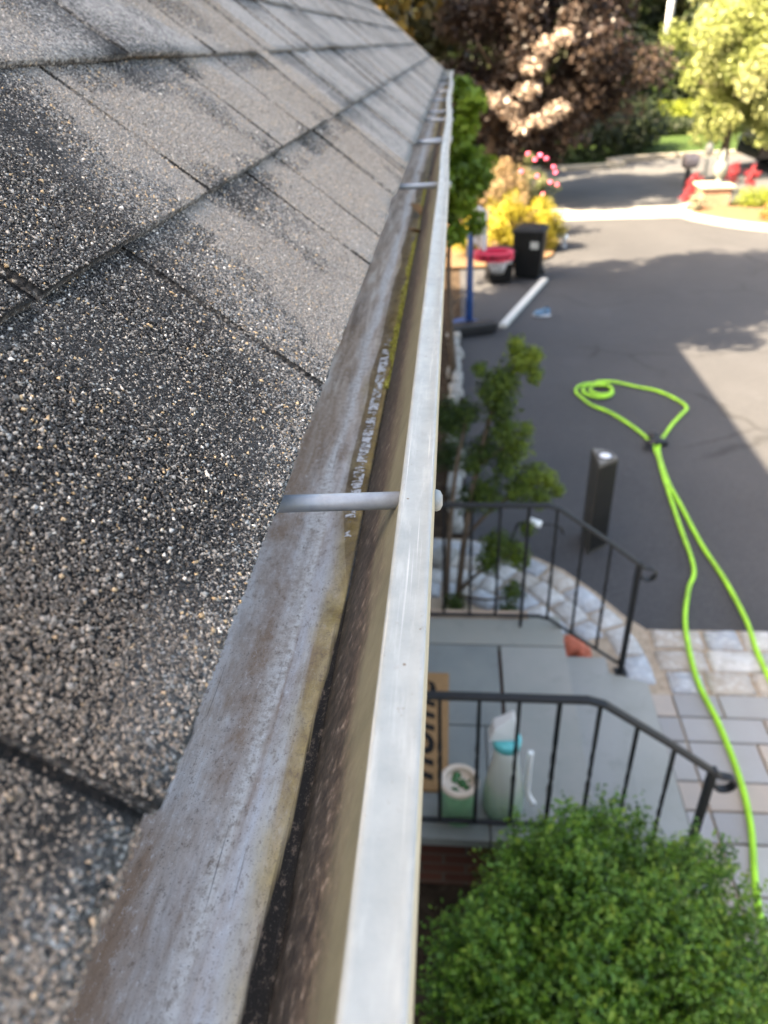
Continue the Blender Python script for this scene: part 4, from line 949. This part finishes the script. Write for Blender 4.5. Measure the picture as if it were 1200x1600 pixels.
rim.add(v, [(i * 4 + q, ((i + 1) % n) * 4 + q, ((i + 1) % n) * 4 + (q + 1) % 4, i * 4 + (q + 1) % 4) for i in range(n) for q in range(4)])
# solid face plate that carries the dark lettering
ro = put(rim.build('rim', M_red), hoop)
put(MB().tube([(rc[0] + .235 * math.cos(a), rc[1] + .19 * math.sin(a), rc[2] - .03) for a in np.linspace(0, 2 * math.pi, 24)], .012, 6).build('rim_hook', M_red), hoop)
t = text_mesh('lettering', 'HUMANG!', .085, M_ink, .001, 0, .002)
for vtx in t.data.vertices:                                  # wrap the word round the front of the rim
    a = -math.pi / 2 + vtx.co.x / .23 + .15; rr = 1.012
    vtx.co = Vector((rc[0] + (.245 * rr) * math.cos(a) + vtx.co.z * 0, rc[1] + (.20 * rr) * math.sin(a), rc[2] + vtx.co.y))
t.parent = hoop; t.matrix_parent_inverse = Matrix.Translation(hoop.location).inverted()
nt = MB()
for i in range(14):
    a = 2 * math.pi * i / 14
    for da in (.45, -.45): nt.tube([(rc[0] + .05 + .135 * math.cos(a), rc[1] + .13 * math.sin(a), rc[2] - .04), (rc[0] + .05 + .105 * math.cos(a + da * .6), rc[1] + .10 * math.sin(a + da * .6), rc[2] - .13), (rc[0] + .05 + .075 * math.cos(a + da), rc[1] + .07 * math.sin(a + da), rc[2] - .22)], .008, 5)
put(nt.build('net', M_net), hoop)
# loose white downspout
mb = MB(); a, b = np.array([.66, 9.52]), np.array([1.42, 11.70]); t_ = (b - a) / np.linalg.norm(b - a); nn_ = np.array([-t_[1], t_[0]])
prof = [(-.04, 0), (.04, 0), (.048, .008), (.048, .05), (.04, .058), (-.04, .058), (-.048, .05), (-.048, .008)]; v = []
ts = np.linspace(0, 1, 14)
for s_ in ts:
    p_ = a + (b - a) * s_
    for w_, z_ in prof: v.append((*(p_ + nn_ * w_), .006 + z_))
nn2 = len(prof); f = [(i * nn2 + q, i * nn2 + (q + 1) % nn2, i * nn2 + nn2 + (q + 1) % nn2, i * nn2 + nn2 + q) for i in range(len(ts) - 1) for q in range(nn2)] + [tuple(reversed(range(nn2))), tuple(range(len(v) - nn2, len(v)))]
mb.add(v, f); tag(mb.build('downspout', M_white), 'loose white downspout pipe lying on the driveway between hoop base and bin', 'downspout')
# small blue shoe
sh = empty('shoe', (1.22, 10.0, 0), 'small blue grey shoe lying on the shaded driveway', 'shoe')
M_sh = plain('blue_canvas', (.10, .17, .26), .8, .2, .3, 40); 
put(MB().blob((1.17, 10.0, .04), (.075, .055, .05), 12, 8, .1, seed=5).blob((1.26, 10.02, .06), (.06, .05, .065), 12, 8, .12, seed=6).build('upper', M_sh), sh)
put(MB().blob((1.21, 10.0, .016), (.13, .062, .016), 14, 6, .03, seed=7).build('sole', plain('pale_sole', (.45, .47, .5), .7)), sh)
put(MB().blob((1.265, 10.02, .125), (.036, .03, .008), 10, 4, .05, seed=9).build('opening', M_bp), sh)
pl = empty('path_light', (1.98, 13.88, 0), 'small grey path light with white cap at the flower bed corner', 'path light')
put(MB().lathe([(.05, 0), (.05, .015), (.035, .02), (.035, .16)], (1.98, 13.88, 0), 14).build('post', plain('grey_metal', (.3, .31, .33), .5)), pl)
put(MB().lathe([(.06, .16), (.075, .17), (.05, .215), (.01, .235)], (1.98, 13.88, 0), 14).build('cap', M_wp), pl)

# ------------------------------------------------------------------ flower bed and trees
sheet('flower_bed', [(-.4, 12.55), (1.2, 12.6), (1.70, 13.25), (1.93, 14.2), (1.98, 16.2), (1.5, 17.3), (-3, 17.3), (-3, 12.6)], 0.03, M_mulch)
def shrub_thing(name, label, cat, ctr, rad, mat, n, size, nclump=40, rclump=.16, group=None, aspect=.4, up=.5, bloom=None, stems=7):
    r = empty(name, (ctr[0], ctr[1], 0), label, cat, group)
    p, o_, t_ = clumped(n, ctr, rad, nclump, rclump, .35, .04); put(foliage('foliage', mat, p, o_ * .5, t_, size, None, aspect, up), r)
    mb = MB()
    for i in range(stems):
        a = i * 2.4; mb.tube([(ctr[0] + .03 * math.cos(a), ctr[1] + .03 * math.sin(a), 0.0), (ctr[0] + rad[0] * .5 * math.cos(a), ctr[1] + rad[1] * .5 * math.sin(a), ctr[2] + rad[2] * .3)], [.015, .006], 6)
    put(mb.build('stems', M_bark), r)
    if bloom:
        bm, pts, s_ = bloom
        for i, q in enumerate(pts): put(MB().blob(q, (s_, s_, s_ * .8), 10, 7, .3, seed=i).build('flower', bm), r)
    return r
M_yelf = leafmat('golden_leaf', [(.20, .20, .02), (.42, .36, .03), (.62, .50, .04), (.70, .60, .10)], .55, .35)
M_peach = leafmat('peach_plume', [(.22, .20, .05), (.45, .33, .16), (.60, .42, .25), (.62, .55, .35)], .6, .35)
M_rose = leafmat('rose_leaf', [(.06, .11, .03), (.20, .22, .08), (.35, .33, .18)], .55, .3)
M_pink = plain('pink_petal', (.75, .12, .22), .6, .3, .15)
shrub_thing('golden_bush', 'low bright yellow bush left of the bins beside the backboard', 'bush', (.32, 13.3, .32), (.38, .35, .30), M_yelf, 3800, .055)
shrub_thing('golden_bush', 'bright yellow bush directly behind the taller black bin', 'bush', (.95, 13.6, .48), (.45, .38, .42), M_yelf, 5200, .055)
shrub_thing('golden_bush', 'yellow bush at the driveway corner of the flower bed', 'bush', (1.58, 13.75, .42), (.36, .36, .40), M_yelf, 4200, .055)
shrub_thing('plume_shrub', 'tall peach and cream feathery shrub behind the yellow bushes', 'shrub', (.82, 14.5, .80), (.60, .45, .62), M_peach, 7000, .06, 60, .18)
shrub_thing('rose_bush', 'airy rose bush with pink blooms at the street end of the bed', 'rose bush', (1.45, 14.9, .85), (.42, .40, .58), M_rose, 2600, .055, 34, .13,
            bloom=(M_pink, [(1.32, 14.6, 1.46), (1.55, 14.7, 1.42), (1.80, 14.7, 1.22), (1.75, 14.6, .98), (1.2, 14.4, 1.2), (1.1, 14.3, .75), (1.9, 14.8, .9), (1.45, 14.6, 1.36), (1.66, 14.7, 1.36), (1.5, 14.5, 1.1), (1.84, 14.7, 1.13), (1.62, 14.5, .8)], .038))
M_arb = leafmat('arborvitae_leaf', [(.035, .075, .008), (.12, .21, .016), (.22, .34, .026), (.36, .46, .05)], .5, .3)
def tree(name, label, cat, base, crown, rad, mat, n, size, nclump, rclump, r0, nb=6, group=None, up=.3, shell=.5, extra=None, flat=None, seed=1, aspect=.6):
    r = empty(name, base, label, cat, group)
    p, o_, t_ = clumped(n, crown, rad, nclump, rclump, shell, flat)
    if extra is not None: t_ = t_ * .8; p = np.concatenate([p, extra[0]]); o_ = np.concatenate([o_, extra[1]]); t_ = np.concatenate([t_, extra[2]])
    put(foliage('crown', mat, p, o_ * .4, t_, size, None, aspect, up), r)
    top = (crown[0] + .1, crown[1], crown[2] + rad[2] * .55)
    put(limbs(base, top, nb, max(rad[0], rad[1]) * .75, r0, seed=seed).build('trunk', M_bark), r); return r
tree('arborvitae', 'bright green leafy evergreen standing close to the far end of the gutter', 'tree', (.02, 7.9, 0), (.02, 7.9, 2.1), (.26, .42, .9), M_arb, 6500, .08, 34, .15, .04, 5, flat=1.5, shell=.3)
M_maroon = leafmat('maroon_leaf', [(.014, .010, .009), (.030, .019, .016), (.05, .034, .026), (.08, .055, .042), (.15, .11, .08), (.44, .345, .27)], .38, .22)  # last, palest stop paints sunlight on the extra tufts
M_gold = leafmat('autumn_gold_leaf', [(.08, .06, .012), (.35, .2, .02), (.75, .42, .03), (.85, .62, .08)], .5, .3)
M_goldo = leafmat('golden_olive_leaf', [(.03, .03, .010), (.07, .06, .015), (.2, .13, .02), (.6, .38, .04)], .5, .3)
M_lime = leafmat('pale_lime_leaf', [(.20, .25, .06), (.32, .37, .10), (.44, .47, .17), (.50, .50, .26)], .45, .35)
M_dark = leafmat('dark_forest_leaf', [(.010, .018, .008), (.022, .035, .012), (.04, .06, .018), (.07, .085, .03)], .5, .2)
M_olive = leafmat('olive_leaf', [(.02, .025, .01), (.05, .055, .018), (.10, .10, .03)], .5, .2)
def tufts(spots, n, r_):
    P_, O_ = [], []
    for q in spots:
        d = rng.normal(size=(n, 3)); d /= np.linalg.norm(d, axis=1)[:, None]; P_.append(d * (r_ * rng.random(n) ** .5)[:, None] * (1.25, 1, .8) + q); O_.append(d)
    return np.concatenate(P_), np.concatenate(O_), np.full(n * len(spots), 1.0)
sunlit = tufts([(1.72, 16.5, 3.05), (2.05, 16.5, 3.2), (1.5, 16.6, 2.75), (1.42, 16.6, 2.35), (1.1, 16.7, 2.0), (1.35, 16.6, 1.75), (1.75, 16.5, 1.85), (.85, 16.7, 2.2), (2.0, 16.5, 2.0)], 130, .22)  # tufts of paler leaves that paint sunlight onto the crown
tree('maroon_tree', 'large dark maroon leaved tree spreading over the flower bed by the street', 'tree', (.6, 18.2, 0), (1.75, 18.6, 2.75), (2.4, 2.0, 2.4), M_maroon, 44000, .115, 120, .48, .16, 9, shell=.45, flat=.4, extra=sunlit)
tree('pale_tree', 'pale lime green sunlit tree behind the planter across the drive', 'tree', (6.75, 21.0, 0), (7.3, 21.0, 3.05), (2.4, 1.9, 2.5), M_lime, 80000, .09, 230, .42, .12, 9, shell=.4, flat=.75)
tree('golden_autumn_tree', 'tree with scattered golden autumn leaves rising behind the far roof edge', 'tree', (-3.0, 17.0, 0), (-2.7, 17.0, 5.0), (2.3, 2.1, 4.3), M_gold, 24000, .13, 120, .55, .2, 8, shell=.4, flat=.5)
tree('shade_tree', 'golden olive tree beside the house end rising just over the roof edge', 'tree', (-2.9, 8.6, 0), (-2.1, 8.35, 5.4), (1.9, 2.1, 3.8), M_goldo, 70000, .13, 300, .48, .16, 9, shell=.3)
FT = [(-9, 40, 7.5, 5, 7, 0), (-3.5, 44, 7, 5, 7, 1), (1.5, 37, 5, 4.2, 5.2, 0), (5.5, 43, 6, 4.5, 6.2, 0), (9.5, 46, 6.5, 4.0, 6.5, 0), (14, 44, 6.5, 5, 6.5, 1), (19, 47, 7, 5, 7, 0), (25, 46, 7, 6, 7, 0), (3.6, 33.5, 3.0, 2.4, 3.1, 1), (-1.8, 22.4, 5.2, 3.2, 4.6, 1), (12.5, 37.5, 3.6, 2.6, 3.6, 0)]
FL = ['dark broad tree beyond the street far behind the house roof', 'olive tree in the row beyond the street behind the golden tree', 'dark tree directly behind the maroon tree crown', 'dark tall tree between maroon tree and white utility pole', 'dark tree right behind the white utility pole', 'olive tree seen over the pale lime tree', 'dark tree behind the right side of the pale tree', 'dark tree at the right end of the far row', 'smaller olive tree at the right edge of the maroon crown', 'olive tree hidden behind the left half of the maroon tree, added to shade the street', 'smaller dark tree left behind the pale lime tree']  # the hidden olive tree is added to shade the street
for i, (x, y_, z, rx, rz, kd) in enumerate(FT):
    tree('forest_tree', FL[i], 'tree', (x, y_, 0), (x, y_, z), (rx, 2.6, rz), (M_dark, M_olive)[kd], 9000, .30, 90, .95, .22, 6, 'trees beyond the street', shell=.35, flat=.2, seed=i, aspect=.7)
# woodland mass behind everything
p, o_, t_ = clumped(60000, (12, 70, 6), (75, 6, 8), 900, 2.4, .3, .2)
w = foliage('woodland', M_dark, p, o_ * .3, t_ * .8, .6, None, .75, .2); tag(w, 'dark woodland closing the view beyond the street', kind='stuff')
M_hl = leafmat('lime_hedge_leaf', [(.12, .18, .02), (.28, .34, .03), (.42, .46, .05)], .5, .35)
def hedge(label, pts, w_, h_, n, size, mat):
    P = spline(pts, 8); r = empty('hedge', (P[0][0], P[0][1], 0), label, 'hedge'); k_ = rng.integers(0, len(P), n)
    d = rng.normal(size=(n, 3)); d /= np.linalg.norm(d, axis=1)[:, None]; q = d * np.array([w_ / 2, w_ / 2, h_ / 2]) * (rng.random(n) ** .3)[:, None] * rng.uniform(.9, 1.12, (n, 1)); 
    c_ = np.stack([P[k_, 0], P[k_, 1], np.full(n, h_ / 2)], 1) + q; c_[:, :2] += rng.normal(size=(n, 2)) * .08
    put(foliage('foliage', mat, c_, d * .6, rng.random(n), size, None, .5, .5), r)
    return r
hedge('sunlit lime hedge far beyond the street lawn', [(6.6, 33.0), (8.2, 33.2), (10.2, 33.3), (14, 34)], 1.1, .95, 9000, .12, M_hl)
hedge('low lime hedge running right from the brick planter', [(6.05, 17.0), (6.7, 16.8), (7.6, 16.5), (8.6, 16.2)], .5, .42, 6000, .05, M_hl)
hedge('dark shrubs beyond the far kerb under the maroon tree', [(-6, 23.4), (-1, 23.9), (2.5, 24.4), (5.0, 25.6), (6.2, 27.6)], 1.7, 1.5, 15000, .14, M_dark)
hedge('tall dark hedge closing the lawn behind the lime hedge', [(-4, 36.5), (4, 35.6), (9, 35.6), (16, 36.5)], 2.2, 3.4, 22000, .2, M_dark)
hedge('dark low planting strip in front of the far lime hedge', [(4.6, 29.2), (6.6, 30.6), (9.0, 31.0), (12, 31.4)], 1.3, .6, 7000, .13, M_dark)
M_or = leafmat('orange_leaf', [(.25, .11, .03), (.48, .23, .06), (.55, .36, .14)], .55, .3)
shrub_thing('orange_shrub', 'small orange shrub on the sunlit mulch at the right edge', 'shrub', (6.12, 15.5, .16), (.24, .25, .17), M_or, 1600, .05, 22, .08)
M_wf = leafmat('cream_flower', [(.25, .25, .1), (.45, .42, .28), (.55, .52, .4)], .6, .3)
shrub_thing('cream_flowers', 'mound of cream flowers in front of the brick planter', 'flowers', (5.02, 16.75, .13), (.24, .22, .16), M_wf, 1800, .04, 24, .07)
M_rf = leafmat('red_petal', [(.22, .02, .025), (.50, .05, .06), (.62, .14, .17)], .5, .3)
for i, (x, y_, z, l) in enumerate(((5.22, 17.75, .40, 'red flowers left of the grey finial behind the planter'), (6.05, 18.0, .55, 'taller red flowers right of the grey finial'), (6.45, 17.9, .48, 'pinkish red flowers at the left end of the low hedge'), (5.0, 17.35, .2, 'lowest red flowers at the left foot of the planter'))):
    shrub_thing('red_flowers', l, 'flowers', (x, y_, z), (.17, .17, .24), M_rf, 1500, .032, 45, .06, 'red flowers round the brick planter', stems=1)
plt = empty('brick_planter', (5.5, 17.2, 0), 'low tan brick pier with pale cap at the drive entrance', 'planter')
M_tb = plain('tan_brick', (.27, .16, .10), .85, .2, .2, 9, .4)
put(MB().box((5.18, 16.95, .03), (5.74, 17.5, .40)).build('pier', M_tb, bevel=.01), plt)
put(MB().box((5.12, 16.90, .40), (5.80, 17.56, .46)).build('cap', plain('cream_stone', (.40, .34, .25), .8, .2, .1), bevel=.015), plt)
M_gs = plain('grey_stone', (.15, .16, .145), .85, .2, .2, 12, .5)
fin = MB().lathe([(.10, 0), (.10, .03), (.05, .06), (.06, .09), (.13, .18), (.15, .28), (.11, .38), (.06, .44), (.07, .48), (.03, .60), (.008, .64)], (5.56, 17.3, .46), 18)
tag(fin.build('stone_finial', M_gs), 'grey urn shaped stone finial standing on the brick pier', 'finial')
mbx = empty('mailbox', (5.55, 19.6, 0), 'rounded pale mailbox on a dark post beside the street', 'mailbox')
put(MB().box((5.50, 19.55, 0), (5.60, 19.65, .42)).build('post', M_bp), mbx)
put(MB().tube([(5.40, 19.6, .60), (5.44, 19.6, .60), (5.70, 19.6, .60), (5.74, 19.6, .60)], [.13, .17, .17, .13], 18).build('box', plain('pale_mailbox', (.22, .19, .19), .5, .4)), mbx)
lp = empty('garden_lamp', (5.92, 19.5, 0), 'short grey lamp post between mailbox and pale tree trunk', 'lamp')
put(MB().lathe([(.06, 0), (.05, .04), (.035, .08), (.035, .72)], (5.92, 19.5, 0), 12).build('post', M_gs), lp)
put(MB().lathe([(.04, .72), (.09, .76), (.09, .9), (.05, .97), (.01, 1.0)], (5.92, 19.5, 0), 14).build('lamp_head', plain('grey_lamp', (.2, .2, .19), .4)), lp)
pole = empty('utility_pole', (9.46, 40.0, 0), 'white utility pole among the dark trees', 'pole')
put(MB().tube([(9.45, 40, 0), (9.45, 40, 9.0)], [.17, .13], 12).build('shaft', plain('white_pole_paint', (.62, .64, .66), .6, .3, .08)), pole)
put(MB().box((8.6, 39.95, 8.2), (10.3, 40.05, 8.35)).build('crossarm', M_bark), pole)
# parked dark car behind the low hedge
car = empty('parked_car', (9.7, 22.4, 0), 'black car parked behind the low hedge under the pale tree', 'car')
M_car = plain('black_car_paint', (.010, .011, .013), .2, .6, .1); M_gl = plain('car_glass', (.05, .07, .10), .06, .6, .1); M_tyre = plain('tyre_rubber', (.015, .015, .015), .9, .1); M_alloy = plain('alloy', (.5, .5, .52), .3, .5, metal=.8)
def side_extr(prof, y0, y1, name, mat, par, x0, bev=.03):
    mb = MB(); n = len(prof); mb.add([(x0 + x, y0, z) for x, z in prof] + [(x0 + x, y1, z) for x, z in prof], [tuple(range(n)), tuple(reversed(range(n, 2 * n)))] + [(i, i + n, (i + 1) % n + n, (i + 1) % n) for i in range(n)]); return put(mb.build(name, mat, bevel=bev), par)
X0 = 7.75
side_extr([(0, .3), (.05, .75), (.25, .88), (1.2, .98), (1.75, 1.42), (3.5, 1.45), (4.1, 1.0), (4.35, .9), (4.38, .3)], 21.5, 23.25, 'body', M_car, car, X0)
for y0, y1 in ((21.485, 21.5), (23.25, 23.265)): side_extr([(1.4, 1.0), (1.82, 1.36), (3.4, 1.38), (3.85, 1.02)], y0, y1, 'side_window', M_gl, car, X0, 0)
mb = MB(); mb.add([(X0 + 1.22, 21.62, 1.01), (X0 + 1.22, 23.13, 1.01), (X0 + 1.70, 22.98, 1.41), (X0 + 1.70, 21.77, 1.41)], [(0, 3, 2, 1)]); o = put(mb.build('windscreen', M_gl), car); o.modifiers.new('s', 'SOLIDIFY').thickness = .02
for x in (.8, 3.5):
    for y_ in (21.5, 23.1):
        wv = put(MB().tube([(X0 + x, y_ - .02, .33), (X0 + x, y_ + .18, .33)], .33, 22).build('wheel', M_tyre), car)
        rm = MB().tube([(X0 + x, y_ - .03, .33), (X0 + x, y_ + .19, .33)], .2, 16).build('rim', M_alloy); rm.parent = wv; rm.matrix_parent_inverse = Matrix.Translation(car.location).inverted()
        rm.matrix_parent_inverse = Matrix.Identity(4); wv_l = None
for y_ in (21.75, 22.85): put(MB().box((X0 - .005, y_, .62), (X0 + .05, y_ + .25, .74)).build('headlight', M_gl), car)
